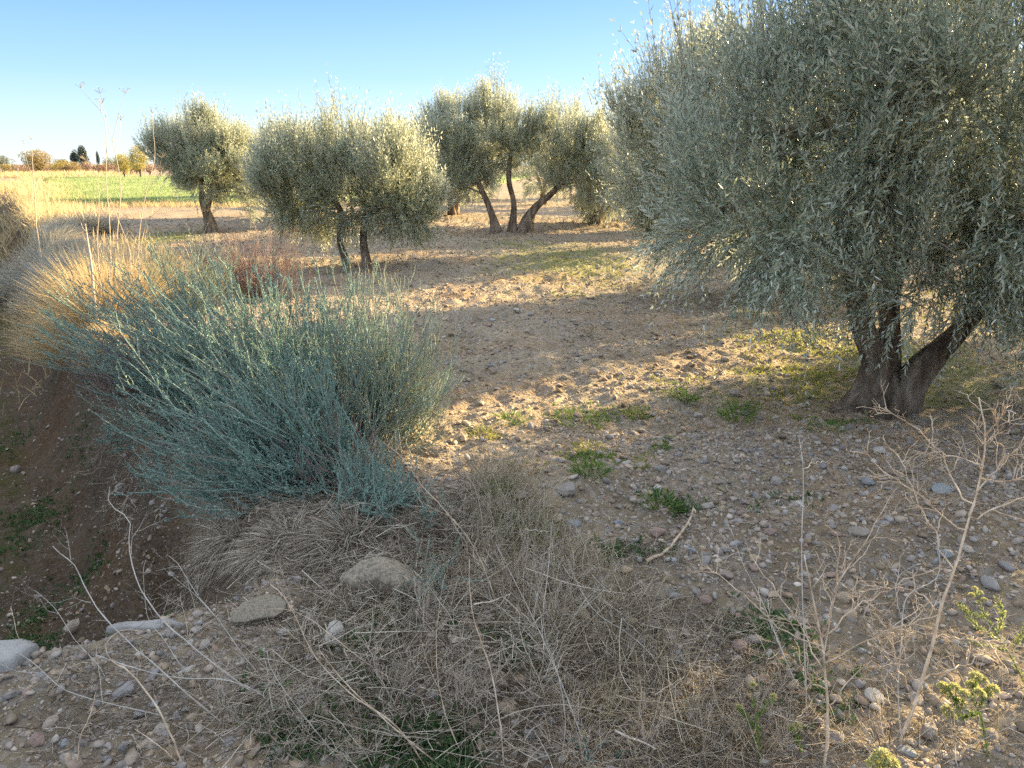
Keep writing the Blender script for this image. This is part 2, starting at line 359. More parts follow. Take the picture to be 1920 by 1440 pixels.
# green crop field beyond the orchard, a low raised sheet
def sheet(name, poly, z, mat, seed, nsub=60):
    # polygon (quad) -> grid
    A, B, C_, D = [np.array(q, float) for q in poly]
    u = np.linspace(0, 1, nsub * 3)[None, :, None]; v = (np.linspace(0, 1, nsub) ** 1.6)[:, None, None]
    G = (A * (1 - u) + B * u) * (1 - v) + (D * (1 - u) + C_ * u) * v
    e = np.minimum(np.minimum(u, 1 - u)[..., 0] * 60, np.minimum(v, 1 - v)[..., 0] * 60); e = np.clip(e, 0, 1) ** 0.5
    z_ = -0.2 + (z + 0.2) * e + 0.05 * vn(G[..., 0], G[..., 1], 3.0, seed) * e
    V = np.stack([G[..., 0], G[..., 1], z_], -1)
    n1, n2 = V.shape[:2]; I = (np.arange(n1 - 1)[:, None] * n2 + np.arange(n2 - 1)[None]).ravel()
    o = MB().add(V.reshape(-1, 3), np.stack([I, I + 1, I + 1 + n2, I + n2], -1)).build(name, mat)
    return tag(o, kind='structure')
sheet('field', [(-18.3, 31), (-4, 33), (4, 120), (-57, 96)], 0.22, M_field, 3)
sheet('field', [(-80, 75), (-62, 92), (-70, 125), (-120, 120)], 0.15, M_field, 4)

# ------------------------------------------------------------------ stones
def ico(sub):
    t = (1 + 5 ** 0.5) / 2
    v = [(-1, t, 0), (1, t, 0), (-1, -t, 0), (1, -t, 0), (0, -1, t), (0, 1, t), (0, -1, -t), (0, 1, -t), (t, 0, -1), (t, 0, 1), (-t, 0, -1), (-t, 0, 1)]
    f = [(0,11,5),(0,5,1),(0,1,7),(0,7,10),(0,10,11),(1,5,9),(5,11,4),(11,10,2),(10,7,6),(7,1,8),(3,9,4),(3,4,2),(3,2,6),(3,6,8),(3,8,9),(4,9,5),(2,4,11),(6,2,10),(8,6,7),(9,8,1)]
    v = [np.array(q) / np.linalg.norm(q) for q in v]
    for _ in range(sub):
        c = {}; nf = []
        def mid(a, b):
            k = (min(a, b), max(a, b))
            if k not in c: q = v[a] + v[b]; v.append(q / np.linalg.norm(q)); c[k] = len(v) - 1
            return c[k]
        for a, b, d in f:
            x, y, z = mid(a, b), mid(b, d), mid(d, a); nf += [(a, x, z), (b, y, x), (d, z, y), (x, y, z)]
        f = nf
    return np.array(v), np.array(f)
ICO = {k: ico(k) for k in range(5)}
def stone_v(sub, rng, flat=0.6, rough=0.25, cuts=7):
    v, f = ICO[sub]; v = v.copy()
    for _ in range(cuts):                       # chamfer with random planes -> facets
        n = rng.normal(size=3); n /= np.linalg.norm(n); h = rng.uniform(0.62, 0.95)
        d = v @ n; k = d > h; v[k] -= n[None] * ((d[k] - h) * 0.85)[:, None]
    a = rng.normal(size=(6, 3)) * 2.2; ph = rng.uniform(0, 6.3, 6)
    v = v * (1 + rough * 0.12 * np.sin(v @ a.T + ph).sum(1))[:, None]
    if sub >= 3:
        a = rng.normal(size=(10, 3)) * 7; ph = rng.uniform(0, 6.3, 10)
        v = v * (1 + rough * 0.035 * np.sin(v @ a.T + ph).sum(1))[:, None]
    v = v * np.array([1.0, rng.uniform(0.62, 0.95), flat * rng.uniform(0.8, 1.15)])
    return v, f
rs = np.random.default_rng(5)
protos = {}
def stone_mesh(kind, mat, k):
    key = (kind, mat.name, k)
    if key not in protos:
        rr = np.random.default_rng(100 + k)
        v, f = stone_v(3 if kind == 's' else 4, rr, flat=0.62, rough=0.35 if kind == 's' else 0.55, cuts=8 if kind == 's' else 13)
        o = MB().add(v, f).build('stone', mat); me = o.data; bpy.data.objects.remove(o); protos[key] = me
    return protos[key]
def stone_at(p, size, mat, k, label, group=None, kind='s', name='stone', rot=None, sz=None, sink=0.25):
    o = bpy.data.objects.new(name, stone_mesh(kind, mat, k)); COL.objects.link(o)
    sc = size / 2; szf = sz or 1.0
    o.location = (p[0], p[1], p[2] + sc * 0.55 * szf * (1 - 2 * sink) ); o.scale = (sc, sc, sc * szf)
    o.rotation_euler = (rs.uniform(-.25, .25), rs.uniform(-.25, .25), rs.uniform(0, 6.28) if rot is None else rot)
    return tag(o, label, 'stone', group)
placed = []
def stone_px(px, py, wpx, mat, k, label, **kw):
    p = gnd(px, py + wpx * 0.25); d = np.dot(p - np.array([0, 0, CAM_Z]), np.array([0, CP, -SP])); placed.append((p[0], p[1], wpx / F * d))
    return stone_at(p, wpx / F * d, mat, k, label, **kw)

stone_px(725, 1066, 150, M_boulder, 73, 'large angular weathered boulder with a flat top beside the dead straw under the teal bush', kind='b', name='boulder', rot=0.2, sz=0.72, sink=0.12)
stone_px(487, 1138, 96, M_boulder, 74, 'tan mossy boulder at the lip of the ditch crossing', kind='b', name='boulder', rot=0.5, sz=0.9, sink=0.2)
stone_px(629, 1192, 58, M_pale, 23, 'white rounded rock at the edge of the dead weed mat', rot=1.3, sz=1.3, sink=0.1)
stone_px(232, 1290, 46, M_stone, 24, 'smooth grey cobble in the gravel behind the curved twigs', rot=0.3)
stone_px(384, 1207, 28, M_stone, 25, 'small round dark grey pebble near the top of the gravel crossing')
stone_px(86, 1356, 24, M_plum, 26, 'small plum purple pebble in the bottom left gravel')
stone_px(228, 918, 28, M_stone, 27, 'oval grey stone stuck on the bare ditch bank', sz=1.3, rot=1.2)
stone_px(140, 1172, 40, M_stone, 28, 'flat grey stone lying in the dark ditch bed')
stone_px(30, 878, 26, M_stone, 29, 'stone in the green weeds of the ditch bed at the left edge')
stone_px(980, 927, 36, M_stone, 30, 'rounded grey brown cobble just right of the bright grass tuft')
stone_px(1062, 913, 40, M_stone, 31, 'broad grey cobble, upper right of the cluster of pale cobbles')
stone_px(1045, 970, 34, M_tan, 32, 'tan oval cobble in the cobble cluster above the dry weeds')
stone_px(1076, 981, 28, M_bluest, 33, 'bluish white cobble next to the tan oval one')
stone_px(1027, 946, 24, M_stone, 34, 'upright small brown grey stone between two larger cobbles')
stone_px(1117, 963, 22, M_stone, 35, 'small rounded stone right of the cobble cluster')
stone_px(1160, 977, 20, M_bluest, 36, 'small blue grey stone between cobble cluster and curved stick')
stone_px(1233, 996, 30, M_pink, 37, 'wedge shaped pinkish stone left of the curved stick')
stone_px(1326, 947, 28, M_stone, 38, 'rounded stone just right of the upper end of the curved stick')
stone_px(1296, 1030, 22, M_bluest, 39, 'blue grey pebble right of the middle of the curved stick')
stone_px(1175, 1070, 28, M_tan, 40, 'tan stone by the lower end of the curved stick')
stone_px(925, 886, 30, M_tan, 41, 'orange tan stone lit by the sun right of the teal bush')
stone_px(990, 880, 36, M_tan, 42, 'large tan stone in the sunlit streak above the grey cobbles')
stone_px(1627, 902, 28, M_bluest, 43, 'greenish blue stone in the shaded gravel left of the tall dead weed')
stone_px(1768, 912, 46, M_bluest, 44, 'pale blue flat stone behind the crown of the tall dead weed', sz=0.5)
stone_px(1648, 842, 28, M_pale, 45, 'pale stone on the shaded soil below the big olive trunk')
stone_px(1608, 992, 40, M_stone, 46, 'flat mossy brown stone in the shaded gravel between the two dead weeds', sz=0.7)
stone_px(1582, 1117, 30, M_tan, 47, 'tan oval stone beside the second dead weed')
stone_px(1855, 1090, 40, M_stone, 48, 'round grey cobble near the right edge')
stone_px(1886, 1060, 30, M_stone, 49, 'grey stone just above the round cobble near the right edge')
stone_px(1772, 1036, 28, M_bluest, 50, 'pale bluish stone right behind the main stem of the tall dead weed')
stone_px(1386, 1208, 34, M_pink, 51, 'upright pinkish stone beside the low green weeds', sz=1.2)
stone_px(1635, 1302, 44, M_pale, 52, 'pale angular rock at the foot of the tall dead weed', sz=1.1)
stone_px(1360, 1075, 32, M_stone, 53, 'rounded pale grey cobble below the end of the forked twig')
stone_px(1455, 900, 26, M_stone, 54, 'small brown stone on bare soil left of the thin upright stalk')
stone_px(1445, 996, 24, M_pink, 55, 'pinkish brown stone left of the thin upright stalk')
stone_px(1740, 1365, 44, M_plum if False else M_stone, 56, 'dark angular rock at the bottom right below the main stem')
stone_px(1845, 1235, 30, M_stone, 57, 'grey stone right of the yellow flowered weed')
stone_px(1700, 1405, 40, M_bluest, 58, 'bluish flat stone at the bottom edge right of the tall weed base', sz=0.6)
stone_px(1320, 1040, 20, M_stone, 59, 'small grey stone between curved stick and forked twig')

LAB = ['small rounded stone lying loose on the shaded stony soil of the foreground', 'small stone in the gravel of the crossing at the bottom left',
       'small stone on the bare orchard soil between the trees']
zones = [0, 0, 0]
tries = 0
while sum(zones) < 235 and tries < 6000:
    tries += 1
    z = rs.choice([0, 1, 2], p=[0.62, 0.13, 0.25])
    if z == 0: px, py = rs.uniform(860, 1915), rs.uniform(820, 1430)
    elif z == 1: px, py = rs.uniform(0, 520), rs.uniform(1230, 1435)
    else: px, py = rs.uniform(820, 1560), rs.uniform(560, 800)
    p = gnd(px, py)
    size = rs.uniform(0.028, 0.06) * (1.35 if z == 2 else 1) * (0.8 if z == 1 else 1)
    if any((p[0] - a) ** 2 + (p[1] - b) ** 2 < ((size + c) * 0.6) ** 2 for a, b, c in placed): continue
    placed.append((p[0], p[1], size))
    stone_at(p, size, [M_stone, M_stone, M_stone, M_tan, M_pink, M_bluest, M_tan, M_pale][rs.choice(8, p=[.3,.25,.1,.12,.12,.05,.03,.03])], int(rs.integers(60, 72)), LAB[z], group=LAB[z].replace('small', 'small', 1), sz=rs.uniform(0.7, 1.2))
    zones[z] += 1

# gravel: nobody could count it
def gravel(name, n, ylo, yhi, smin, smax, sub, seed, power=2.2, dens=None, slope=0.75):
    r = np.random.default_rng(seed)
    y = np.sqrt(r.uniform(ylo ** 2, yhi ** 2, n)); x = (r.uniform(-slope, slope, n)) * (y + 0.8)
    s_, t_ = st(x, y)
    k = (vn(x, y, 0.9, 21) + 0.7 * vn(x, y, 0.25, 22) > r.uniform(-0.75, 0.45, n))
    k &= ~((s_ > 0) & (t_ > 3.1) & (r.uniform(size=n) < 0.75))
    x, y = x[k], y[k]; n = len(x); z = H(x, y)
    size = smin * (1 - r.uniform(0, 1, n) * (1 - (smin / smax) ** power)) ** (-1 / power) / 2
    mb = MB(); G = 10
    for g in range(G):
        sel = np.arange(g, n, G)
        v, f = stone_v(sub, r, flat=0.6, rough=0.75, cuts=9)
        m = len(sel); th = r.uniform(0, 6.28, m)
        c, s = np.cos(th), np.sin(th); VX = v[None, :, 0] * size[sel, None]; VY = v[None, :, 1] * size[sel, None] * r.uniform(0.75, 1.2, m)[:, None]; VZ = v[None, :, 2] * size[sel, None] * r.uniform(0.7, 1.3, m)[:, None]
        tilt = r.normal(0, 0.3, m)[:, None]; VZ2 = VZ + VX * tilt; 
        W = np.stack([VX * c[:, None] - VY * s[:, None] + x[sel, None], VX * s[:, None] + VY * c[:, None] + y[sel, None], VZ2 + (z[sel] + size[sel] * r.uniform(-0.25, 0.42, m))[:, None]], -1)
        ff = (f[None] + (np.arange(m) * len(v))[:, None, None]).reshape(-1, 3)
        mb.add(W.reshape(-1, 3), ff)
    return mb
mb = gravel('gravel', 95000, 1.2, 4.6, 0.008, 0.055, 1, 31, power=1.9)
o = mb.build('gravel', M_gravel); tag(o, 'loose mixed gravel and pebbles strewn over the foreground soil', 'gravel', kind='stuff')
mb = gravel('gravel', 70000, 4.4, 10, 0.010, 0.06, 1, 32)
m2 = gravel('gravel', 60000, 9.6, 24, 0.022, 0.09, 0, 33)
mb.v += m2.v; mb.i += [i + mb.c for i in m2.i]; mb.n += m2.n
o = mb.build('stony_ground_cover', M_gravel); tag(o, 'stones and clods strewn over the orchard soil further back', 'gravel', kind='stuff')

mb = gravel('clods', 15000, 1.2, 13, 0.014, 0.075, 2, 35, power=1.7)
o = mb.build('soil_clods', M_soil); tag(o, 'crumbled clods of dry earth over the orchard floor', 'soil', kind='stuff')

# ------------------------------------------------------------------ old concrete of the crossing
def slab(pxs, label, th=0.12, lift=0.0):
    top = [np.array([*flat(*q), 0.0]) for q in pxs]
    n = len(top); r = np.random.default_rng(abs(int(pxs[0][0])) + 3)
    rings = []
    K = 8
    P = []
    for i in range(n):
        a, b = top[i], top[(i + 1) % n]
        for k in range(K): q = a + (b - a) * k / K; q = q + np.r_[r.normal(0, 0.003, 2), 0]; P.append(q)
    P = np.array(P); m = len(P); cc = P.mean(0)
    z0 = max(max(H1(*q[:2]) for q in top), -0.05) + lift
    V = []
    for fscale, dz in ((0.35, 0.004), (0.8, 0.0), (0.97, -0.006), (1.0, -0.02), (1.0, -th * 0.6), (0.98, -th)):
        q = cc + (P - cc) * np.array([fscale, fscale, 1]); q[:, 2] = max(z0, -0.05) + 0.04 + dz + r.normal(0, 0.0007, m); V.append(q)
    V = np.concatenate(V + [cc[None] * [1, 1, 0] + [[0, 0, max(z0, -0.05) + 0.046]]])
    mb = MB(); j = np.arange(m); j2 = (j + 1) % m
    F4 = np.concatenate([np.stack([k * m + j2, k * m + j, (k + 1) * m + j, (k + 1) * m + j2], -1) for k in range(5)])
    mb = MB().add(V, F4); mb.add(np.zeros((0, 3)), np.stack([j, j2, np.full(m, 6 * m)], -1) - mb.c)
    o = mb.build('concrete_slab', M_slab, smooth=False, loc=(cc[0], cc[1], 0)); return tag(o, label, 'slab')
slab([(-80, 1246), (50, 1236), (80, 1246), (20, 1282), (-80, 1300)], 'pale concrete slab at the left end of the ditch crossing', lift=0.0, th=0.06)
slab([(215, 1192), (330, 1184), (350, 1194), (300, 1203), (200, 1203)], 'narrow grey concrete edge at the brink of the ditch crossing', th=0.07, lift=-0.03)

# ------------------------------------------------------------------ olive trees
def rand_dir(r, n): return nrm(r.normal(size=(n, 3)))
def bark_tube(mb, pts, rad, r, sides=20, K=26, gnarl=0.16):
    P = smooth_path(np.c_[np.asarray(pts, float), np.asarray(rad, float)], K); R = P[:, 3]; P = P[:, :3]
    T = nrm(np.gradient(P, axis=0)); A = nrm(np.cross(T, [0.3, 1, 0.1])); B = np.cross(T, A)
    th = np.arange(sides) * 2 * math.pi / sides; tw = np.linspace(0, 1.6, K)
    a = th[None] + tw[:, None]
    lob = 1 + gnarl * (0.6 * np.sin(3 * th[None] + r.uniform(0, 6) + tw[:, None]) + 0.4 * np.sin(5 * th[None] + r.uniform(0, 6) - tw[:, None] * 2) + 0.35 * np.sin(2 * th[None] + 9 * tw[:, None] * np.ones(sides)))
    lob = lob + r.normal(0, 0.03, lob.shape) + gnarl * 0.3 * np.sin(7 * th[None] + 11 * tw[:, None] + 2) * (sides > 15)
    RR = R[:, None] * lob
    V = P[:, None] + RR[..., None] * (A[:, None] * np.cos(a)[..., None] + B[:, None] * np.sin(a)[..., None])
    I = np.arange(K - 1)[:, None] * sides; j = np.arange(sides)[None]; j2 = (j + 1) % sides
    mb.add(V.reshape(-1, 3), np.stack([I + j, I + j2, I + sides + j2, I + sides + j], -1).reshape(-1, 4))
    return P
def olive(loc, label, lobes, stems, ntips, per, nl, leafL, seed, group='olive trees of the orchard', mat=None, detail=False, up=0.55, droop=1.0, twigL=0.34):
    """lobes: (cx,cy,cz,rx,ry,rz,weight) about the base; stems: list of (points, radii) from the base"""
    r = np.random.default_rng(seed); loc = np.asarray(loc, float)
    root = empty('olive_tree', loc, label, 'tree', group)
    tb = MB(); limbs = []
    for pts, rad in stems:
        limbs.append(bark_tube(tb, pts, rad, r, sides=22 if detail else 10, K=30 if detail else 14, gnarl=0.17 if detail else 0.12))
    ends = [(l[-1], s[1][-1]) for l, s in zip(limbs, stems)]
    lobes = [np.array(l, float) for l in lobes]
    w = np.array([l[6] for l in lobes]); w /= w.sum()
    # branch tips through the lobes, biased to the shell
    li = r.choice(len(lobes), ntips, p=w)
    dirs = rand_dir(r, ntips); rad = r.uniform(0.30, 1.0, ntips) ** 0.45
    L = np.array(lobes)[li]
    bump = 1 + 0.13 * np.sin(dirs @ np.array([4.1, 3.2, 5.0]) + seed) + 0.12 * np.sin(dirs @ np.array([-7.3, 6.2, 5.0]) + seed * 2)
    vig = 1 + 0.8 * (r.uniform(size=ntips) < 0.16)
    tips = L[:, :3] + dirs * L[:, 3:6] * (rad * bump)[:, None] * 0.92
    # boughs from the stem ends to tips, through a mid joint
    bt = MB()
    nb = max(8, ntips // 10)
    E = np.concatenate([l[len(l) // 2:] for l in limbs]); ER = np.concatenate([np.linspace(s_[1][len(s_[1]) // 2], s_[1][-1], len(l) - len(l) // 2) for l, s_ in zip(limbs, stems)])
    hub_id = r.choice(ntips, nb, replace=False); hubs = tips[hub_id]
    P = []; RR = []
    for h in hubs:
        k = np.argmin(((E - h) ** 2).sum(1) + np.where(E[:, 2] > h[2] + 0.1, 4.0, 0.0)); e = E[k]; m = (e + h) / 2 + np.array([0, 0, 0.10]) + r.normal(0, 0.07, 3)
        P.append(smooth_path([e, m, h * 0.97 + e * 0.03], 9)); RR.append(np.linspace(min(ER[k] * 0.5, 0.032), 0.008, 9))
    P = np.array(P); tubes(bt, P, np.array(RR), 6)
    # branchlets from the nearest bough point to every tip
    Q = P[:, 3:].reshape(-1, 3); bl = []
    near = np.zeros(ntips, int)
    for a in range(0, ntips, 200):
        near[a:a+200] = np.argmin(((tips[a:a+200, None] - Q[None]) ** 2).sum(-1), axis=1)
    s0 = Q[near]; mid = (s0 + tips) / 2 + r.normal(0, 0.05, (ntips, 3))
    t = np.linspace(0, 1, 6)[None, :, None]
    BP = s0[:, None] * (1 - t) ** 2 + 2 * mid[:, None] * t * (1 - t) + tips[:, None] * t * t
    tubes(bt, BP, np.repeat(np.linspace(0.009, 0.003, 6)[None], ntips, 0), 4)
    # twigs
    n = ntips * per
    ti = np.repeat(np.arange(ntips), per)
    base = tips[ti] + r.normal(0, 0.075, (n, 3)) - (tips[ti] - s0[ti]) * r.uniform(0, 0.55, n)[:, None]
    out = nrm(base - L[ti, :3] * [1, 1, 0.8]); out = nrm(out)
    zrel = (base[:, 2] - L[ti, 2]) / L[ti, 5]
    upv = np.zeros((n, 3)); upv[:, 2] = np.where(zrel > -0.5, up + 0.75 * np.clip(zrel, 0, 1), -droop * 0.35)
    d = nrm(out * 0.75 + upv + r.normal(0, 0.34, (n, 3)))
    ln = twigL * r.uniform(0.6, 1.25, n) * np.where(zrel > 0.45, 1.25, 1.0) * np.where(r.uniform(size=n) < 0.05, 1.35, 1.0)
    ln = ln * np.where(zrel > 0.1, vig[ti], 1.0)
    J = nl // 2
    tt = np.linspace(0.12, 1.0, J)[None, :, None]
    bend = np.zeros((n, 1, 3)); bend[:, 0, 2] = np.where(zrel > -0.45, 0.09, -0.10) * r.uniform(0.3, 1.2, n)
    pos = base[:, None] + d[:, None] * ln[:, None, None] * tt + bend * tt * tt
    dj = nrm(d[:, None] + bend * 2 * tt / ln[:, None, None])
    a0 = perp(d, r); b0 = np.cross(d, a0)
    tubes(bt, pos[:, ::max(1, J // 3)], np.linspace(0.0022, 0.0010, pos[:, ::max(1, J // 3)].shape[1])[None] * np.ones((n, 1)) * (1.0 if detail else 1.6), 3)
    cm = MB()
    alt = (np.arange(J) % 2)[None, :, None]
    side = np.where(alt == 0, a0[:, None], b0[:, None])
    for sg in (1, -1):
        ld = nrm(dj * 0.80 + side * sg * 0.62 + r.normal(0, 0.16, side.shape))
        nn = nrm(dj * 0.7 - side * sg * 0.6 + r.normal(0, 0.35, side.shape))
        LL = leafL * r.uniform(0.62, 1.12, (n, J)) * (1 - 0.25 * (tt[..., 0] - 0.5))
        leaves(cm, pos, ld, LL.ravel(), LL.ravel() * 0.21, r, n=nn, shape=6 if detail else 4)
    tr = tb.build('trunk', M_bark, root)
    br = bt.build('branches', M_twig, root)
    cr = cm.build('crown', mat or M_olive, root)
    return root

# big near tree on the right
B0 = gnd(1655, 772); print('big tree', B0)
olive(B0 - [0, 0, 0.03], 'large near olive tree with a split gnarled trunk filling the right of the view',
      [(0.30, 0.2, 1.92, 1.68, 1.55, 1.22, 1.5), (-0.80, -0.15, 1.62, 0.95, 1.0, 0.74, 0.6), (1.2, -0.35, 1.75, 1.2, 1.0, 1.15, 0.8), (0.05, -0.6, 2.3, 1.2, 0.8, 0.9, 0.55), (-0.15, 0.4, 2.40, 0.95, 1.0, 0.80, 0.5), (0.9, -0.5, 1.15, 1.1, 0.8, 0.5, 0.22), (-0.2, -0.2, 1.2, 0.9, 0.8, 0.38, 0.12), (0.05, -0.45, 1.10, 0.95, 0.5, 0.36, 0.26), (1.3, -0.3, 0.95, 0.9, 0.6, 0.4, 0.2)],
      [([(-0.20, 0, -0.10), (-0.13, 0, 0.04), (-0.085, 0, 0.20), (-0.07, 0.01, 0.38), (-0.17, 0.01, 0.55), (-0.27, 0.02, 0.85), (-0.25, 0.05, 1.35), (-0.5, 0, 1.8)], [0.220, 0.141, 0.101, 0.088, 0.079, 0.066, 0.057, 0.044]),
       ([(0.03, 0.12, -0.10), (0.02, 0.10, 0.12), (0.03, 0.1, 0.4), (0.0, 0.12, 0.8), (0.10, 0.2, 1.3), (0.05, 0.3, 1.9)], [0.194, 0.114, 0.075, 0.062, 0.053, 0.040]),
       ([(0.12, -0.04, -0.10), (0.11, -0.04, 0.05), (0.13, -0.03, 0.20), (0.22, -0.02, 0.36), (0.36, 0, 0.50), (0.50, -0.02, 0.72), (0.56, -0.05, 0.98), (0.80, -0.1, 1.3), (1.05, -0.1, 1.6)], [0.167, 0.123, 0.101, 0.088, 0.066, 0.055, 0.048, 0.044, 0.035]),
       ([(-0.05, -0.1, -0.12), (-0.03, -0.07, 0.02), (0.0, -0.03, 0.16), (0.02, 0.0, 0.30)], [0.176, 0.123, 0.097, 0.044])],
      430, 24, 22, 0.054, 1, detail=True, twigL=0.30)
# tree right behind it, on its left flank
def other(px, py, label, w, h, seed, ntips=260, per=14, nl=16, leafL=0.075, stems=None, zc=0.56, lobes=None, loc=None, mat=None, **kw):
    p = np.asarray(loc, float) if loc is not None else gnd(px, py)
    r = np.random.default_rng(seed + 50)
    if lobes is None:
        rx = w / 2; rz = h * (1 - zc * 0.60) / 1.9
        lobes = [(0, 0, h * zc, rx * 0.85, rx * 0.85, h * 0.40, 1.2)]
        for k in range(5):
            a = k * 1.257 + r.uniform(-.3, .3); q = rx * 0.48
            lobes.append((math.cos(a) * q, math.sin(a) * q, h * (zc + r.uniform(-0.10, 0.10)), rx * 0.58, rx * 0.58, h * r.uniform(0.28, 0.37), 0.55))
    if stems is None:
        stems = []
        for k in range(3):
            a = k * 2.09 + r.uniform(0, 1); c, s = math.cos(a), math.sin(a)
            stems.append(([(c * .06, s * .06, -0.05), (c * .08, s * .08, 0.2), (c * .22, s * .22, h * 0.28), (c * .45, s * .45, h * 0.5)], [0.17, 0.11, 0.075, 0.04]))
    kw.setdefault('twigL', 0.27)
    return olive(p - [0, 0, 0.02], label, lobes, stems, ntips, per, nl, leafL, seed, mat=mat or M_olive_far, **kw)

other(0, 0, 'olive tree half hidden behind the left flank of the big near olive', 3.6, 3.05, 2, ntips=400, per=22, nl=16, leafL=0.068, loc=(2.95, 9.3, H1(2.95, 9.3)),
      lobes=[(0, 0, 1.9, 1.7, 1.5, 1.15, 1.2), (-1.0, 0, 1.9, 0.85, 0.9, 1.0, .7), (-0.7, 0, 1.1, 1.0, 0.9, .5, .4), (0.9, 0, 2.0, 1.1, 1.1, 1.1, .7)])
other(0, 0, 'three stemmed olive tree with spreading trunks in the middle of the orchard', 4.4, 3.5, 3, ntips=330, per=22, leafL=0.085, loc=gnd(962, 436),
      lobes=[(-1.25, 0.1, 2.05, 1.1, 1.1, 0.95, 1), (-0.35, 0, 2.35, 1.0, 1.1, 0.85, 0.8), (1.35, 0.1, 2.15, 0.95, 1.0, 0.85, 0.9), (0.35, 0.2, 1.95, 0.95, 0.9, 0.5, 0.35), (-1.55, 0.0, 1.35, 0.75, 0.9, 0.60, 0.5), (1.85, 0.1, 1.5, 0.65, 0.8, 0.85, 0.45), (-0.95, 0.5, 1.15, 0.7, 0.6, 0.4, 0.15), (1.2, 0.5, 1.1, 0.6, 0.6, 0.4, 0.15)],
      stems=[([(-.40, 0, -.05), (-.42, 0, .12), (-.55, 0, .55), (-.80, 0, 1.1), (-1.1, 0, 1.7)], [.19, .13, .08, .06, .04]),
             ([(-.02, .05, -.05), (0, .05, .2), (0.02, .05, .7), (-.1, .05, 1.25), (-.05, 0, 1.9)], [.16, .10, .07, .06, .04]),
             ([(.32, 0, -.05), (.34, 0, .25), (.50, 0, .55), (.95, 0, .95), (1.35, 0, 1.4), (1.6, 0, 1.9)], [.24, .165, .105, .075, .06, .04])])
other(0, 0, 'olive tree with two thin leaning trunks behind the teal bush', 2.7, 2.5, 4, ntips=290, per=22, leafL=0.078, loc=gnd(672, 499),
      lobes=[(-0.90, 0.1, 1.34, 0.72, 0.9, 0.74, 1), (-0.15, 0.2, 1.32, 0.70, 0.8, 0.72, .8), (0.68, -0.1, 1.28, 0.58, 0.85, 0.74, 0.9), (-0.95, 0.3, 0.98, 0.62, 0.7, 0.40, 0.35), (0.85, 0, 0.88, 0.48, 0.6, 0.38, 0.3)],
      stems=[([(-.17, 0, -.05), (-.20, 0, .12), (-.27, 0, .38), (-.22, 0, .8), (-.5, 0, 1.3)], [.09, .065, .055, .05, .03]),
             ([(.15, 0, -.05), (.13, 0, .12), (.10, 0, .4), (.16, 0, .8), (.3, 0, 1.3)], [.11, .075, .065, .05, .03])])
other(0, 0, 'round olive tree with a single trunk nearest the green field', 2.7, 2.85, 5, ntips=290, per=21, leafL=0.082, loc=gnd(396, 436), up=0.5,
      lobes=[(0.1, 0, 1.75, 1.15, 1.1, 0.90, 1.2), (-0.65, 0, 1.85, 0.75, 0.8, 0.65, .6), (0.85, 0, 1.6, 0.70, 0.8, 0.80, .7), (0.2, 0, 2.05, 0.8, 0.8, 0.55, .5), (0.65, 0, 0.95, 0.55, 0.6, 0.50, .3), (-.25, 0, 1.25, .6, .6, .5, .3)],
      stems=[([(0.03, 0, -.05), (0.02, 0, .1), (-.03, 0, .4), (-.12, 0, .75), (-.1, 0, 1.2), (-.3, 0, 1.7)], [.26, .17, .12, .095, .07, .04]),
             ([(-.05, 0, .6), (0.05, 0, .9), (.3, 0, 1.5)], [.09, .07, .04])])
far = [(560, 24.5, 3.9, 2.85, 'olive tree standing behind the one with two thin trunks'),
       (735, 23.5, 3.6, 2.95, 'olive tree whose top shows between the two trunked and three stemmed trees'),
       (1120, 22, 3.8, 3.0, 'olive tree behind the right arm of the three stemmed tree'),
       (850, 25, 4.0, 3.2, 'olive tree in the row behind the left of the three stemmed tree'),
       (1290, 20, 3.6, 3.2, 'olive tree mostly hidden behind the big near olive')]
for i, (px, ds, w, h, lb) in enumerate(far):
    d_ = ray(px, 400); x = d_[0] / d_[1] * ds
    other(0, 0, lb, w, h, 10 + i, ntips=300, per=18, nl=14, leafL=0.095, loc=(x, ds, H1(x, ds)), zc=0.50)
# further orchard trees to the right, outside the frame, whose shade reaches into it
for i, (x, y, h) in enumerate([(7.6, 8.0, 3.2), (8.2, 13.4, 3.3), (6.4, 3.4, 3.3), (11.0, 17.5, 3.2), (3.4, 15.5, 3.2)]):
    other(0, 0, ['olive tree of the row to the right, just outside the view', 'second olive tree of the row to the right', 'olive tree close on the right, beside the camera', 'olive tree further off in the right hand row', 'olive tree in the row behind the big near olive'][i], 3.4, h, 30 + i, ntips=240, per=13, nl=14, leafL=0.095, loc=(x, y, H1(x, y)))

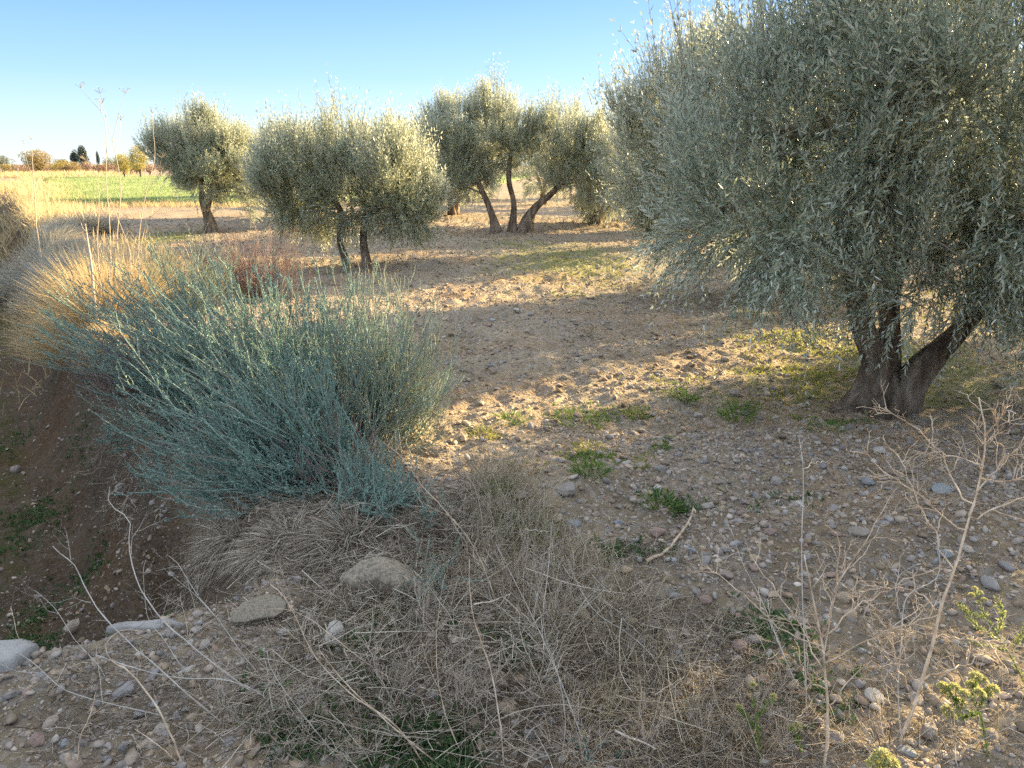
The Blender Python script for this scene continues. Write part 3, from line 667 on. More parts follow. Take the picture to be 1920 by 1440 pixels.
# ------------------------------------------------------------------ shrubs
def shrub(name, label, base, lobes, n, m, leafmat, stemmat, seed, leafL=0.010, nleaf=12, brL=0.22, cat='shrub', group=None, r0=0.004, bend=0.1):
    """lobes: (centre, radii, weight, base point); fans of arching stems clothed with tiny leaves"""
    r = np.random.default_rng(seed); root = empty(name, base, label, cat, group)
    base = np.asarray(base, float)
    w = np.array([l[2] for l in lobes]); w = w / w.sum(); li = r.choice(len(lobes), n, p=w)
    C = np.array([l[0] for l in lobes])[li]; R = np.array([l[1] for l in lobes])[li]; B = np.array([l[3] for l in lobes])[li]
    d = rand_dir(r, n); tgt = C + d * R * (r.uniform(0.35, 1.0, (n, 1)) ** 0.5)
    B = B + r.normal(0, 0.12, (n, 3)) * [1, 1, 0.0]; B[:, 2] = H(B[:, 0], B[:, 1]) - 0.01
    low = H(tgt[:, 0], tgt[:, 1]) + 0.05; tgt[:, 2] = np.maximum(tgt[:, 2], low + r.uniform(0, 0.12, n))
    ctl = B + (tgt - B) * 0.5; ctl[:, 2] += bend * r.uniform(-1.2, 0.6, n); ctl += r.normal(0, 0.05, (n, 3))
    K = 10; t = np.linspace(0, 1, K)[None, :, None]
    P = B[:, None] * (1 - t) ** 2 + 2 * ctl[:, None] * t * (1 - t) + tgt[:, None] * t * t
    P[:, 1:] += np.cumsum(r.normal(0, 0.015, (n, K - 1, 3)), 1)
    P[:, -3:, 2] += np.array([0.0, 0.01, 0.035])[None]
    sm = MB(); lm = MB(); tubes(sm, P, r0 * r.uniform(0.6, 1.2, (n, 1)) * np.linspace(1, 0.28, K)[None], 4)
    # branchlets
    N = n * m; pi = np.repeat(np.arange(n), m); tb_ = r.uniform(0.32, 0.98, N)
    k = np.minimum((tb_ * (K - 1)).astype(int), K - 2); fr = tb_ * (K - 1) - k
    S = P[pi, k] * (1 - fr[:, None]) + P[pi, k + 1] * fr[:, None]; T = nrm(P[pi, k + 1] - P[pi, k])
    D = nrm(T * 0.85 + perp(T, r) * 0.45 + np.array([0, 0, 0.22])); Lb = brL * r.uniform(0.35, 1.1, N) * (1.15 - 0.5 * tb_)
    t4 = np.linspace(0, 1, 5)[None, :, None]
    Q = S[:, None] + D[:, None] * (Lb[:, None, None] * t4) + np.array([0, 0, 1.0]) * (Lb[:, None, None] * 0.22 * t4 ** 2) + r.normal(0, 0.003, (N, 5, 3)) * (t4 > 0)
    tubes(sm, Q, np.linspace(0.0021, 0.0010, 5)[None] * r.uniform(0.8, 1.4, (N, 1)), 3)
    if leafmat is not None:
        # leaves on branchlets
        J = nleaf; u = np.sort(r.uniform(0.08, 1.02, (N, J)), 1); kk = np.minimum((u * 4).astype(int), 3); ff = (u * 4 - kk)[..., None]
        ar = np.arange(N)[:, None]; pos = Q[ar, kk] * (1 - ff) + Q[ar, kk + 1] * ff; dd = nrm(Q[ar, kk + 1] - Q[ar, kk])
        ld = nrm(dd * 0.8 + r.normal(0, 0.55, dd.shape))
        Lf = leafL * r.uniform(0.5, 1.25, N * J); leaves(lm, pos, ld, Lf, Lf * 0.48, r, shape=4)
        J = 14; u = r.uniform(0.55, 1.0, (n, J)); kk = np.minimum((u * (K - 1)).astype(int), K - 2); ff = (u * (K - 1) - kk)[..., None]; ar = np.arange(n)[:, None]
        pos = P[ar, kk] * (1 - ff) + P[ar, kk + 1] * ff; dd = nrm(P[ar, kk + 1] - P[ar, kk])
        Lf = leafL * r.uniform(0.6, 1.3, n * J); leaves(lm, pos, nrm(dd + r.normal(0, 0.6, dd.shape)), Lf, Lf * 0.36, r, shape=4)
        o = lm.build('leaves', leafmat, root); o.location = -base
    o = sm.build('stems', stemmat, root); o.location = -base
    return root

g = lambda px, py: gnd(px, py)
b1, b2, b3, b4 = g(640, 905), g(560, 800), g(660, 800), g(470, 740)
shrub('saltbush', 'big teal saltbush sweeping left over the edge of the ditch', b1, [
    (dep(290, 630, 4.9), (0.78, 0.75, 0.50), 1.0, b4), (dep(440, 620, 4.7), (0.75, 0.8, 0.54), 1.2, b2),
    (dep(590, 655, 4.6), (0.60, 0.7, 0.52), 1.0, b3), (dep(420, 790, 4.1), (0.60, 0.5, 0.48), 0.9, b1), (dep(300, 760, 4.4), (0.40, 0.5, 0.40), 0.5, b4),
    (dep(450, 880, 3.75), (0.50, 0.35, 0.30), 0.7, b1), (dep(200, 590, 5.5), (0.55, 0.5, 0.38), 0.5, b4), (dep(560, 760, 4.0), (0.35, 0.35, 0.35), 0.4, b1)],
    860, 10, M_teal, M_teal_stem, 41, leafL=0.0125, nleaf=24, r0=0.0060, brL=0.19)
shrub('bare_shrub', 'dead brown inner stems tangled in the hollow of the big teal saltbush', b3, [(dep(610, 850, 3.9), (0.35, 0.3, 0.2), 1.0, b1), (dep(430, 760, 4.4), (0.5, 0.4, 0.2), 1.0, b2)], 70, 8, None, M_purple, 48, brL=0.16)
b5 = g(700, 830)
shrub('saltbush', 'olive grey thinly leaved bush at the right end of the big teal saltbush', b5, [
    (dep(735, 690, 4.5), (0.42, 0.5, 0.48), 1.0, b5), (dep(790, 680, 4.7), (0.22, 0.4, 0.40), 0.35, b5), (dep(690, 600, 4.9), (0.35, 0.4, 0.36), 0.4, b5)],
    230, 10, M_grey, M_teal_stem, 42, leafL=0.011, nleaf=9)
b6 = g(715, 965)
shrub('saltbush', 'small low blue green bush at the foot of the olive grey bush', b6, [(dep(725, 915, 3.5), (0.24, 0.2, 0.13), 1.0, b6), (dep(680, 870, 3.7), (0.2, 0.2, 0.13), 0.5, b6)], 80, 7, M_teal, M_teal_stem, 43, brL=0.12, nleaf=14)
b7 = g(800, 1115)
shrub('saltbush', 'tiny grey green seedling bush right of the flat topped boulder', b7, [(dep(800, 1060, 2.75), (0.07, 0.07, 0.10), 1.0, b7)], 16, 5, M_grey, M_teal_stem, 44, brL=0.07, nleaf=10, r0=0.0025)
b8 = g(505, 560)
shrub('bare_shrub', 'leafless purple brown twiggy shrub behind the top of the teal saltbush', b8, [(b8 + [-0.1, 0, 0.45], (0.75, 0.5, 0.42), 1.0, b8), (b8 + [-0.8, 0.5, 0.45], (0.5, 0.4, 0.35), .5, b8 + [-0.6, 0.3, 0])], 200, 14, None, M_purple, 45, brL=0.26)
b9 = g(250, 770)
shrub('bare_shrub', 'low leafless purple twigs under the left end of the teal saltbush', b9, [(dep(230, 690, 5.0), (0.40, 0.4, 0.25), 1.0, b4 + [-0.4, 0.1, 0])], 110, 12, None, M_purple, 46, brL=0.2)
b10 = g(345, 590)
shrub('saltbush', 'pale leggy saltbush seen over the top left of the big teal one', b10, [(b10 + [0.1, 0, 0.5], (0.6, 0.45, 0.45), 1.0, b10)], 130, 9, M_grey, M_teal_stem, 47, leafL=0.014, nleaf=9)

# ------------------------------------------------------------------ tussocks of dry grass
def blades(mb, base, d0, L, W, r, droop, K=6):
    n = len(base); t = np.linspace(0, 1, K)[None, :, None]
    P = base[:, None] + d0[:, None] * (L[:, None, None] * t); P[..., 2] -= (droop * L)[:, None] * (t[..., 0] ** 2)
    hz = d0 * [1, 1, 0]; P = P + hz[:, None] * (droop * L * 0.35)[:, None, None] * t ** 2
    W_ = W[:, None] * np.array([0.8, 1, 0.95, 0.75, 0.5, 0.12] if K == 6 else np.linspace(1, .12, K))[None]
    strips(mb, P, W_, perp(d0, r))
def along(t, s): q = DP + DU * t + DN * s; return np.array([q[0], q[1], H1(*q)])
def tussock(p, R, h, n, mat, label, seed, W=0.004, lean=(0, 0), spread=0.75, droop=0.25, group='dry grass tussocks on the ditch bank', part=None):
    r = np.random.default_rng(seed); p = np.asarray(p, float)
    a = r.uniform(0, 6.283, n); q = np.sqrt(r.uniform(0, 1, n)); c, s = np.cos(a), np.sin(a)
    B = p + np.stack([c * q * R * 0.55, s * q * R * 0.55, np.zeros(n)], -1); B[:, 2] = H(B[:, 0], B[:, 1]) - 0.01
    D = np.stack([c * q * spread + lean[0], s * q * spread + lean[1], np.ones(n)], -1) + r.normal(0, 0.27, (n, 3)) * [1, 1, 0.3]
    L = h * r.uniform(0.3, 1.0, n) ** 0.8 * (1.15 - 0.2 * q) * (1 + 0.35 * vn(B[:, 0], B[:, 1], R * 0.3, seed)); mb = MB()
    blades(mb, B, nrm(D), L, W * r.uniform(0.6, 1.3, n), r, droop * r.uniform(0.4, 1.6, n))
    o = mb.build('grass_tussock', mat, loc=p); return tag(o, label, 'grass', group)
tussock(along(12.2, -0.25), 1.0, 0.80, 7000, M_blue, 'big domed blue grey grass tussock with golden tips at the left edge', 51, W=0.0055, spread=0.9, droop=0.22)
tussock(along(17.0, 0.1), 0.9, 0.7, 3500, M_blue, 'grass tussock cut by the left edge of the view above the dark ditch', 52, W=0.006, spread=0.9, droop=0.3)
tussock(along(22.0, -1.0), 0.9, 0.8, 4200, M_blue, 'smaller blue grey tussock behind the golden grass, left of the round olive', 53, W=0.008, spread=0.9, droop=0.35)
tussock(along(19.5, 0.3), 1.2, 1.0, 4000, M_blue, 'far grey tussock with yellow top at the left edge', 54, W=0.010, spread=0.9, droop=0.35)
tussock(along(9.6, -0.10), 0.85, 0.88, 5200, M_gold, 'golden tussock just left of the top of the teal saltbush', 55, W=0.0045, spread=0.8, droop=0.25, lean=(-0.1, 0))
tussock(along(8.6, -0.05), 0.40, 0.36, 1300, M_gold, 'golden brown tussock hanging over the ditch bank', 56, W=0.0045, spread=0.8, droop=0.3, lean=(-0.15, -0.1))
tussock(along(10.6, -0.5), 0.8, 0.85, 2600, M_gold, 'upright golden grass around the foot of the tall dry stalks', 57, W=0.004, spread=0.5, droop=0.15)
tussock(along(13.5, -1.0), 0.9, 0.6, 1800, M_gold, 'thin straw coloured grass behind the tall dry stalks', 58, W=0.006, spread=0.6)
tussock(g(640, 1010), 0.17, 0.22, 2200, M_straw, 'purplish grey matted straw tussock behind the flat topped boulder', 59, W=0.0026, spread=1.1, droop=0.55, lean=(-0.75, -0.45))
tussock(g(520, 1020), 0.18, 0.20, 1300, M_straw, 'matted brown straw spilling over the bank under the saltbush', 60, W=0.0026, spread=1.1, droop=0.65, lean=(-0.7, -0.3))
tussock(g(430, 1010), 0.16, 0.20, 700, M_straw, 'thin brown straw hanging on the bare ditch bank', 61, W=0.0026, spread=1.0, droop=0.9, lean=(-0.6, -0.2))
tussock(g(840, 1000), 0.20, 0.20, 700, M_straw, 'loose dead grass right of the small blue green bush', 62, W=0.0024, spread=0.9, droop=0.3)
tussock(g(690, 870), 0.22, 0.28, 900, M_straw, 'dead grass in the dark hollow under the two bushes', 63, W=0.0024, spread=1.0, droop=0.4)

# ------------------------------------------------------------------ ground cover that nobody could count
def in_poly(pxpoly, n, r):
    W = np.array([flat(*q) for q in pxpoly]); lo, hi = W.min(0), W.max(0); out = np.zeros((0, 2))
    while len(out) < n:
        p = r.uniform(lo, hi, (n * 2, 2)); ins = np.zeros(len(p), bool); j = len(W) - 1
        for i in range(len(W)):
            xi, yi = W[i]; xj, yj = W[j]
            ins ^= ((yi > p[:, 1]) != (yj > p[:, 1])) & (p[:, 0] < (xj - xi) * (p[:, 1] - yi) / (yj - yi + 1e-12) + xi); j = i
        out = np.concatenate([out, p[ins]])
    return out[:n]
def litter(mb, xy, r, l0, l1, rad, lift):
    n = len(xy); z = H(xy[:, 0], xy[:, 1]) + 0.004 + r.exponential(lift, n)
    a = r.uniform(0, 6.28, n); e = r.normal(0.06, 0.2, n); D = np.stack([np.cos(a) * np.cos(e), np.sin(a) * np.cos(e), np.sin(e)], -1)
    L = np.exp(r.uniform(np.log(l0), np.log(l1), n)); t = np.linspace(-0.5, 0.5, 6)[None, :, None]
    C = np.cross(D, rand_dir(r, n)); P = np.stack([xy[:, 0], xy[:, 1], z], -1)[:, None] + D[:, None] * L[:, None, None] * t + C[:, None] * (L * r.uniform(-0.9, 0.9, n))[:, None, None] * (t ** 2) + r.normal(0, 0.002, (n, 6, 3))
    P[..., 2] = np.maximum(P[..., 2], H(P[..., 0], P[..., 1]) + 0.002)
    tubes(mb, P, rad * r.uniform(0.5, 1.5, (n, 1)) * np.linspace(1, 0.5, 6)[None], 3)
r = np.random.default_rng(77)
mb = MB()
litter(mb, in_poly([(560, 1080), (720, 1000), (900, 940), (1010, 1010), (1180, 1160), (1330, 1445), (420, 1445), (560, 1220)], 3600, r), r, 0.07, 0.40, 0.0014, 0.024)
litter(mb, in_poly([(440, 960), (700, 930), (900, 960), (820, 1090), (600, 1100), (480, 1080)], 2000, r), r, 0.05, 0.26, 0.0013, 0.02)
litter(mb, in_poly([(1150, 1120), (1400, 1180), (1620, 1445), (1250, 1445)], 1900, r), r, 0.04, 0.2, 0.0009, 0.012)
litter(mb, in_poly([(120, 1250), (560, 1160), (560, 1445), (60, 1445)], 700, r), r, 0.05, 0.3, 0.0009, 0.01)
litter(mb, in_poly([(1130, 1040), (1230, 1030), (1290, 1090), (1180, 1150)], 260, r), r, 0.04, 0.16, 0.0009, 0.006)
litter(mb, in_poly([(900, 700), (1900, 700), (1900, 1440), (1000, 1300)], 1500, r), r, 0.03, 0.14, 0.0009, 0.004)
litter(mb, in_poly([(130, 700), (300, 700), (480, 960), (560, 1120), (420, 1180), (260, 960)], 1500, r), r, 0.05, 0.3, 0.0012, 0.006)
litter(mb, in_poly([(0, 1000), (330, 930), (420, 1160), (0, 1200)], 500, r), r, 0.05, 0.4, 0.0012, 0.01)
litter(mb, in_poly([(600, 1080), (900, 1000), (1180, 1200), (1250, 1445), (480, 1445)], 110, r), r, 0.04, 0.16, 0.0030, 0.03)
o = mb.build('dead_straw', M_straw); tag(o, 'tangled mat of dead stems and straw on the foreground bank', 'straw', kind='stuff')

mb = MB()
for poly, n_, h_, le in [([(880, 900), (1000, 940), (1120, 1060), (1330, 1300), (1480, 1445), (1100, 1445), (960, 1200), (860, 1050)], 2700, 0.20, 0.65), ([(560, 1150), (900, 1050), (1100, 1445), (450, 1445)], 600, 0.17, 1.0),
                         ([(880, 880), (1010, 900), (1060, 1030), (930, 1060)], 550, 0.22, 0.45), ([(1300, 1150), (1900, 1250), (1900, 1445), (1400, 1445)], 500, 0.12, 0.7)]:
    xy = in_poly(poly, n_, r); n_ = len(xy); B = np.stack([xy[:, 0], xy[:, 1], H(xy[:, 0], xy[:, 1]) - 0.01], -1)
    D = nrm(np.stack([r.normal(-0.1, le, n_), r.normal(0, le, n_), np.ones(n_)], -1)); L_ = h_ * r.uniform(0.35, 1.3, n_); tt_ = np.linspace(0, 1, 7)[None, :, None]
    P = B[:, None] + D[:, None] * L_[:, None, None] * tt_ + perp(D, r)[:, None] * (L_ * r.uniform(-.5, .5, n_))[:, None, None] * tt_ ** 2; P[..., 2] -= (L_ * r.uniform(0, .45, n_))[:, None] * tt_[..., 0] ** 2
    P[..., 2] = np.maximum(P[..., 2], H(P[..., 0], P[..., 1]) + 0.002); P[:, 0] = B
    tubes(mb, P, 0.0011 * r.uniform(0.6, 1.6, (n_, 1)) * np.linspace(1, 0.35, 7)[None], 3)
M_warm = mat_leaf('warm_straw', [(0.26, 0.20, 0.12), (0.42, 0.33, 0.20), (0.55, 0.46, 0.30), (0.66, 0.57, 0.42)], transl=0.15, rough=0.6)
o = mb.build('fine_dry_grass', M_warm); tag(o, 'fine standing dry grass stalks over the straw mat', 'grass', kind='stuff')

mb = MB(); n = 60000; y_ = np.sqrt(r.uniform(2.2 ** 2, 19 ** 2, n)); x_ = r.uniform(-0.75, 0.85, n) * (y_ + 0.6); s_, t_ = st(x_, y_)
k = (s_ < 0.1) & (vn(x_, y_, 1.1, 81) + 0.5 * vn(x_, y_, 0.3, 82) > r.uniform(-0.7, 0.35, n)); x_, y_ = x_[k], y_[k]; n = len(x_)
D = nrm(np.stack([r.normal(size=n), r.normal(size=n), r.normal(0.15, 0.3, n)], -1)); L_ = (0.028 + 0.0022 * y_) * r.uniform(0.6, 1.3, n)
leaves(mb, np.stack([x_, y_, H(x_, y_) + 0.006], -1), D, L_, L_ * r.uniform(0.14, 0.3, n), r, n=np.stack([r.normal(0, .5, n), r.normal(0, .5, n), np.ones(n)], -1), shape=4)
o = mb.build('leaf_litter', mat_leaf('fallen_leaf', [(0.26, 0.19, 0.11), (0.40, 0.31, 0.18), (0.30, 0.27, 0.20), (0.50, 0.41, 0.26), (0.34, 0.33, 0.15)], transl=0.1, rough=0.6)); tag(o, 'fallen olive leaves and bits of straw over the orchard soil', 'litter', kind='stuff')

def cover(name, mat, spots, r, label, L0, cat='weeds'):
    mb = MB()
    for px, py, rx, ry, n in spots:
        c = np.array(flat(px, py)); ex = abs(flat(px + rx, py)[0] - c[0]); ey = abs(flat(px, py - ry)[1] - flat(px, py + ry)[1]) / 2
        m = max(n // 6, 1); q = c + r.normal(0, 0.62, (m, 2)) * [ex, ey]; q = q[vn(q[:, 0], q[:, 1], 0.22, 71) > r.uniform(-.35, .25, m)]
        xy = np.repeat(q, 6, 0); a = r.uniform(0, 6.28, len(xy)); e = r.uniform(0.2, 1.3, len(xy))
        D = np.stack([np.cos(a) * np.cos(e), np.sin(a) * np.cos(e), np.sin(e)], -1)
        P = np.stack([xy[:, 0], xy[:, 1], H(xy[:, 0], xy[:, 1]) + 0.002], -1) + r.normal(0, L0 * 0.3, (len(xy), 3)) * [1, 1, 0.2]
        L = L0 * r.uniform(0.5, 1.3, len(xy)); leaves(mb, P, D, L, L * r.uniform(0.2, 0.5, len(xy)), r, shape=4)
    o = mb.build(name, mat); return tag(o, label, cat, kind='stuff')
cover('sunlit_weeds', M_lime, [(1060, 490, 130, 35, 9000), (960, 462, 70, 16, 2500), (1130, 520, 90, 26, 3500), (1500, 715, 90, 34, 5000), (1470, 640, 110, 30, 5000), (1620, 680, 120, 50, 5000), (1745, 745, 70, 24, 1100), (1800, 690, 90, 40, 900), (1300, 720, 90, 26, 500), (1390, 765, 90, 14, 800), (915, 808, 40, 14, 400), (1200, 870, 34, 12, 200), (1700, 560, 170, 50, 8000), (1350, 560, 120, 30, 700), (960, 890, 50, 20, 200)],
      r, 'sparse yellow green weeds on the sunlit soil between the trees', 0.024)
cover('green_weeds', M_green, [(310, 445, 60, 14, 2600), (1280, 735, 40, 12, 500), (1090, 785, 70, 14, 900), (1100, 870, 40, 16, 500), (1550, 795, 70, 10, 500), (1240, 835, 18, 10, 130), (950, 985, 46, 30, 700), (1190, 775, 50, 10, 200), (700, 450, 60, 8, 400), (1050, 560, 60, 14, 500)],
      r, 'fresh green weeds in small patches on the orchard floor', 0.026)
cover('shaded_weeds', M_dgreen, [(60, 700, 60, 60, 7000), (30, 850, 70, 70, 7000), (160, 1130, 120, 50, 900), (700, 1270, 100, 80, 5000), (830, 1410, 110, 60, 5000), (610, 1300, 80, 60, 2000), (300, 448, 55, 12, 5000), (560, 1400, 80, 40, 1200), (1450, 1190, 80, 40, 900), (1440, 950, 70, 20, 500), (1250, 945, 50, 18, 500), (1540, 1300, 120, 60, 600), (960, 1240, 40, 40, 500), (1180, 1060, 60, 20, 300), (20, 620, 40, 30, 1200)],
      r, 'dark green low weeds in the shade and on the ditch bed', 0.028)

# dry grass along the ditch and round the field, far off
def grass_field(mb, xy, h, W, r, n_per=1):
    n = len(xy); B = np.stack([xy[:, 0], xy[:, 1], H(xy[:, 0], xy[:, 1]) - 0.02], -1)
    D = nrm(np.stack([r.normal(0, 0.35, n), r.normal(0, 0.35, n), np.ones(n)], -1)); blades(mb, B, D, h * r.uniform(0.5, 1.2, n), W * r.uniform(0.6, 1.3, n), r, r.uniform(0.05, 0.35, n))
mb = MB()
t_ = r.uniform(10, 70, 13000); s_ = r.normal(-0.3, 0.5, len(t_)) * (1 + t_ / 60); xy = DP + DU * t_[:, None] + DN * s_[:, None]
k = vn(xy[:, 0], xy[:, 1], 1.6, 61) > -0.15; xy = xy[k]; t_ = t_[k]
grass_field(mb, xy, 0.30 + 0.006 * t_, 0.005 + 0.0005 * t_, r)
e1 = np.linspace(0, 1, 5200)[:, None]; xy = np.array([-18.3, 30.6]) * (1 - e1) + np.array([-3.8, 32.6]) * e1 + r.normal(0, 0.45, (5200, 2)); grass_field(mb, xy, 0.28, 0.016, r)
xy = np.c_[r.uniform(-72, -57, 4000), r.uniform(97, 122, 4000)]; grass_field(mb, xy, 0.9, 0.09, r)
xy = np.c_[r.uniform(-90, -45, 5000), r.uniform(70, 110, 5000)]; sx, tx = st(xy[:, 0], xy[:, 1]); grass_field(mb, xy[np.abs(sx) > 1], 0.5, 0.08, r)
o = mb.build('dry_grass', M_gold); tag(o, 'golden dry grass along the ditch and the edge of the green field', 'grass', kind='stuff')
mb = MB(); n = 26000; u = r.uniform(0, 1, n); v = r.uniform(0, 1, n) ** 1.8
A_, B_, C_, D_ = [np.array(q, float) for q in [(-18.3, 31), (-4, 33), (4, 120), (-57, 96)]]
xy = (A_ * (1 - u[:, None]) + B_ * u[:, None]) * (1 - v[:, None]) + (D_ * (1 - u[:, None]) + C_ * u[:, None]) * v[:, None]
Bz = np.c_[xy, np.full(n, 0.20)]; D = nrm(np.stack([r.normal(0, 0.3, n), r.normal(0, 0.3, n), np.ones(n)], -1))
blades(mb, Bz, D, 0.14 * r.uniform(0.6, 1.3, n), 0.02 * (1 + 2 * v), r, np.full(n, 0.2), K=4)
o = mb.build('field_crop', mat_leaf('crop_blade', [(0.17, 0.24, 0.08), (0.26, 0.34, 0.12), (0.36, 0.42, 0.19)], transl=0.35)); tag(o, 'short green crop growing on the far field', 'crop', kind='stuff')

# ------------------------------------------------------------------ green tufts
TUFTS = [(1384, 782, 36, 34, M_green, 'bright tuft of long green grass left of the big olive trunk'), (1090, 790, 60, 26, M_green, 'wide low green clump in the middle of the soil, right of the teal bush'),
    (1284, 748, 30, 22, M_green, 'small leafy green clump on the sunlit patch'), (958, 790, 34, 18, M_green, 'small green clump left of the wide low one'), (905, 815, 34, 18, M_lime, 'yellowish tuft beside the right end of the bushes'),
    (1102, 842, 46, 20, M_lime, 'yellow green tuft in the narrow streak of light'), (1106, 884, 40, 32, M_green, 'compact bright green tuft above the cobble cluster'), (935, 922, 46, 34, M_green, 'vivid green grass tuft left of the rounded grey cobble'),
    (1240, 945, 46, 26, M_green, 'spiky green tuft above the curved stick'), (1285, 955, 26, 22, M_dgreen, 'dark clover like clump touching the curved stick tip'), (985, 1005, 60, 50, M_green, 'tall olive green grass rising behind the dead weeds'),
    (1202, 878, 20, 12, M_lime, 'tiny yellow tuft on the soil'), (1240, 842, 20, 12, M_green, 'tiny green tuft on the shaded soil'), (1195, 778, 24, 14, M_lime, 'small pale tuft right of the wide low clump'), (1550, 800, 46, 16, M_green, 'low green clump at the left foot of the big olive trunk'),
    (1405, 590, 30, 16, M_lime, 'pale tuft under the lowest boughs of the big olive'), (650, 1210, 40, 34, M_dgreen, 'dark green tuft beside the white rounded rock')]
for i, (px, py, w_, h_, m_, lb) in enumerate(TUFTS):
    p = gnd(px, py); d = p[1] * CP + (CAM_Z - p[2]) * SP; R = w_ / F * d
    r2 = np.random.default_rng(300 + i); n = 150; a = r2.uniform(0, 6.28, n); q = np.sqrt(r2.uniform(0, 1, n))
    B = p + np.stack([np.cos(a) * q * R * 0.7, np.sin(a) * q * R * 0.7, np.zeros(n)], -1); B[:, 2] = H(B[:, 0], B[:, 1]) - 0.004
    D = nrm(np.stack([np.cos(a) * q * 0.9, np.sin(a) * q * 0.9, np.ones(n) * 0.9], -1) + r2.normal(0, 0.2, (n, 3))); mb = MB()
    blades(mb, B, D, h_ / F * d * 1.25 * r2.uniform(0.5, 1.2, n), np.full(n, 0.0042) * r2.uniform(0.7, 1.4, n), r2, r2.uniform(0.1, 0.6, n))
    tag(mb.build('grass_tuft', m_, loc=p), lb, 'grass', 'green tufts on the orchard floor')

# ------------------------------------------------------------------ dead stalks and weeds
def pdepth(px, py):
    p = gnd(px, py); return float(p[1] * CP + (CAM_Z - p[2]) * SP)
def cam_path(pts, d0, d1, K=16):
    n = len(pts); P = np.array([dep(x, y, d0 + (d1 - d0) * i / max(n - 1, 1)) for i, (x, y) in enumerate(pts)])
    return smooth_path(P, K)
def fray(P, r, n, L, lo=0.25, hi=1.0, up=0.2, K=6, spread=0.8):
    """side twigs off a path"""
    K0 = len(P); t = r.uniform(lo, hi, n) * (K0 - 1); k = np.minimum(t.astype(int), K0 - 2); f = (t - k)[:, None]
    S = P[k] * (1 - f) + P[k + 1] * f; T = nrm(P[k + 1] - P[k]); D = nrm(T * 0.7 + perp(T, r) * spread + np.array([0, 0, up]))
    Ls = L * r.uniform(0.35, 1.1, n); tt = np.linspace(0, 1, K)[None, :, None]
    return S[:, None] + D[:, None] * Ls[:, None, None] * tt + np.cumsum(r.normal(0, 0.018, (n, K, 3)) * Ls[:, None, None] * (tt > 0) * 2.2, axis=1)
def stalk(name, paths, label, rad, mat, seed, d_off=0.15, sub=2, subL=0.1, group=None, d0=None, cat='stalk', loc_px=None):
    """paths: pixel polylines, the first one from the ground up, the others twigs that leave it"""
    r = np.random.default_rng(seed); mb = MB(); base = paths[0][0]; rad = rad * (0.62 if name != 'curved_stick' else 1)
    if name == 'curved_stick': sub = 0
    d0 = d0 or pdepth(*base); P0 = None
    for i, p in enumerate(paths):
        if i == 0:
            P = cam_path(p, d0, d0 + d_off, 22)
            if name == 'curved_stick': P = smooth_path([gnd(*q) for q in p], 22); P[:, 2] = np.maximum(H(P[:, 0], P[:, 1]), np.linspace(P[0, 2], P[-1, 2], 22)) + 0.012
            P0 = P; R = rad * np.linspace(1, 0.45, 22)
        else:
            # depth where it leaves the first path
            q = np.array([dep(*p[0], d0)]); pr = (P0 - [0, 0, CAM_Z]); dd = pr[:, 1] * CP - pr[:, 2] * SP
            u = 960 + F * pr[:, 0] / dd; v = 720 - F * (pr[:, 1] * SP + pr[:, 2] * CP) / dd
            k = np.argmin((u - p[0][0]) ** 2 + (v - p[0][1]) ** 2); d = dd[k]
            P = cam_path(p, d, d + r.uniform(-0.12, 0.12), 14); R = rad * np.linspace(0.62, 0.28, 14) * (0.6 + 0.4 * (1 - k / 22))
        Pn = P + r.normal(0, rad * (0.06 if name == 'curved_stick' else 0.25), P.shape); R = R * (1 + 0.35 * (r.uniform(size=len(R)) < 0.18))
        tubes(mb, Pn[None], (R * r.uniform(0.88, 1.12, len(R)))[None], 7)
        if sub:
            T = fray(P, r, sub, subL); tubes(mb, T, rad * 0.30 * np.linspace(1, 0.5, 6)[None] * np.ones((len(T), 1)), 4)
            T2 = np.concatenate([fray(t, r, 2, subL * 0.45, 0.3, 1.0) for t in T]); tubes(mb, T2, rad * 0.20 * np.linspace(1, 0.6, 6)[None] * np.ones((len(T2), 1)), 3)
    o = mb.build(name, mat, loc=P0[0]); return tag(o, label, cat, group)
G1 = 'dead twigs rising from the gravel crossing'
stalk('dead_twig', [[(487, 1308), (416, 1256), (348, 1201), (293, 1149), (263, 1102), (246, 1050), (241, 1019), (243, 975), (222, 958), (204, 944), (206, 912)], [(246, 1040), (248, 1010), (263, 985), (275, 963)], [(204, 930), (215, 920), (228, 912)]], 'long pale S shaped twig reaching up over the dark ditch', 0.0040, M_palestem, 1, group=G1)
stalk('dead_twig', [[(416, 1355), (350, 1300), (297, 1252), (234, 1197), (186, 1145), (162, 1106), (148, 1075), (135, 1054), (115, 1040), (99, 1024)], [(133, 1050), (128, 1015), (121, 985)], [(170, 1130), (150, 1125), (136, 1118)]], 'long pale twig with a forked tip left of the S shaped one', 0.0036, M_palestem, 2, group=G1)
stalk('dead_twig', [[(345, 1440), (329, 1399), (297, 1331), (261, 1280), (238, 1255), (206, 1236), (198, 1209), (222, 1185), (245, 1180), (261, 1183)]], 'thick twig curling over at its tip like a hook', 0.0046, M_stem, 3, group=G1)
stalk('dead_twig', [[(500, 1310), (487, 1300), (428, 1276), (329, 1270), (238, 1248), (178, 1228)]], 'nearly level pale twig crossing the gravel', 0.0034, M_palestem, 4, group=G1, d_off=-0.05)
stalk('dead_twig', [[(430, 1370), (396, 1367), (293, 1339), (190, 1315), (119, 1292), (59, 1240), (0, 1207)], [(80, 1262), (30, 1258), (-10, 1240)]], 'long low grey twig running to the left edge', 0.0030, M_palestem, 5, group=G1)
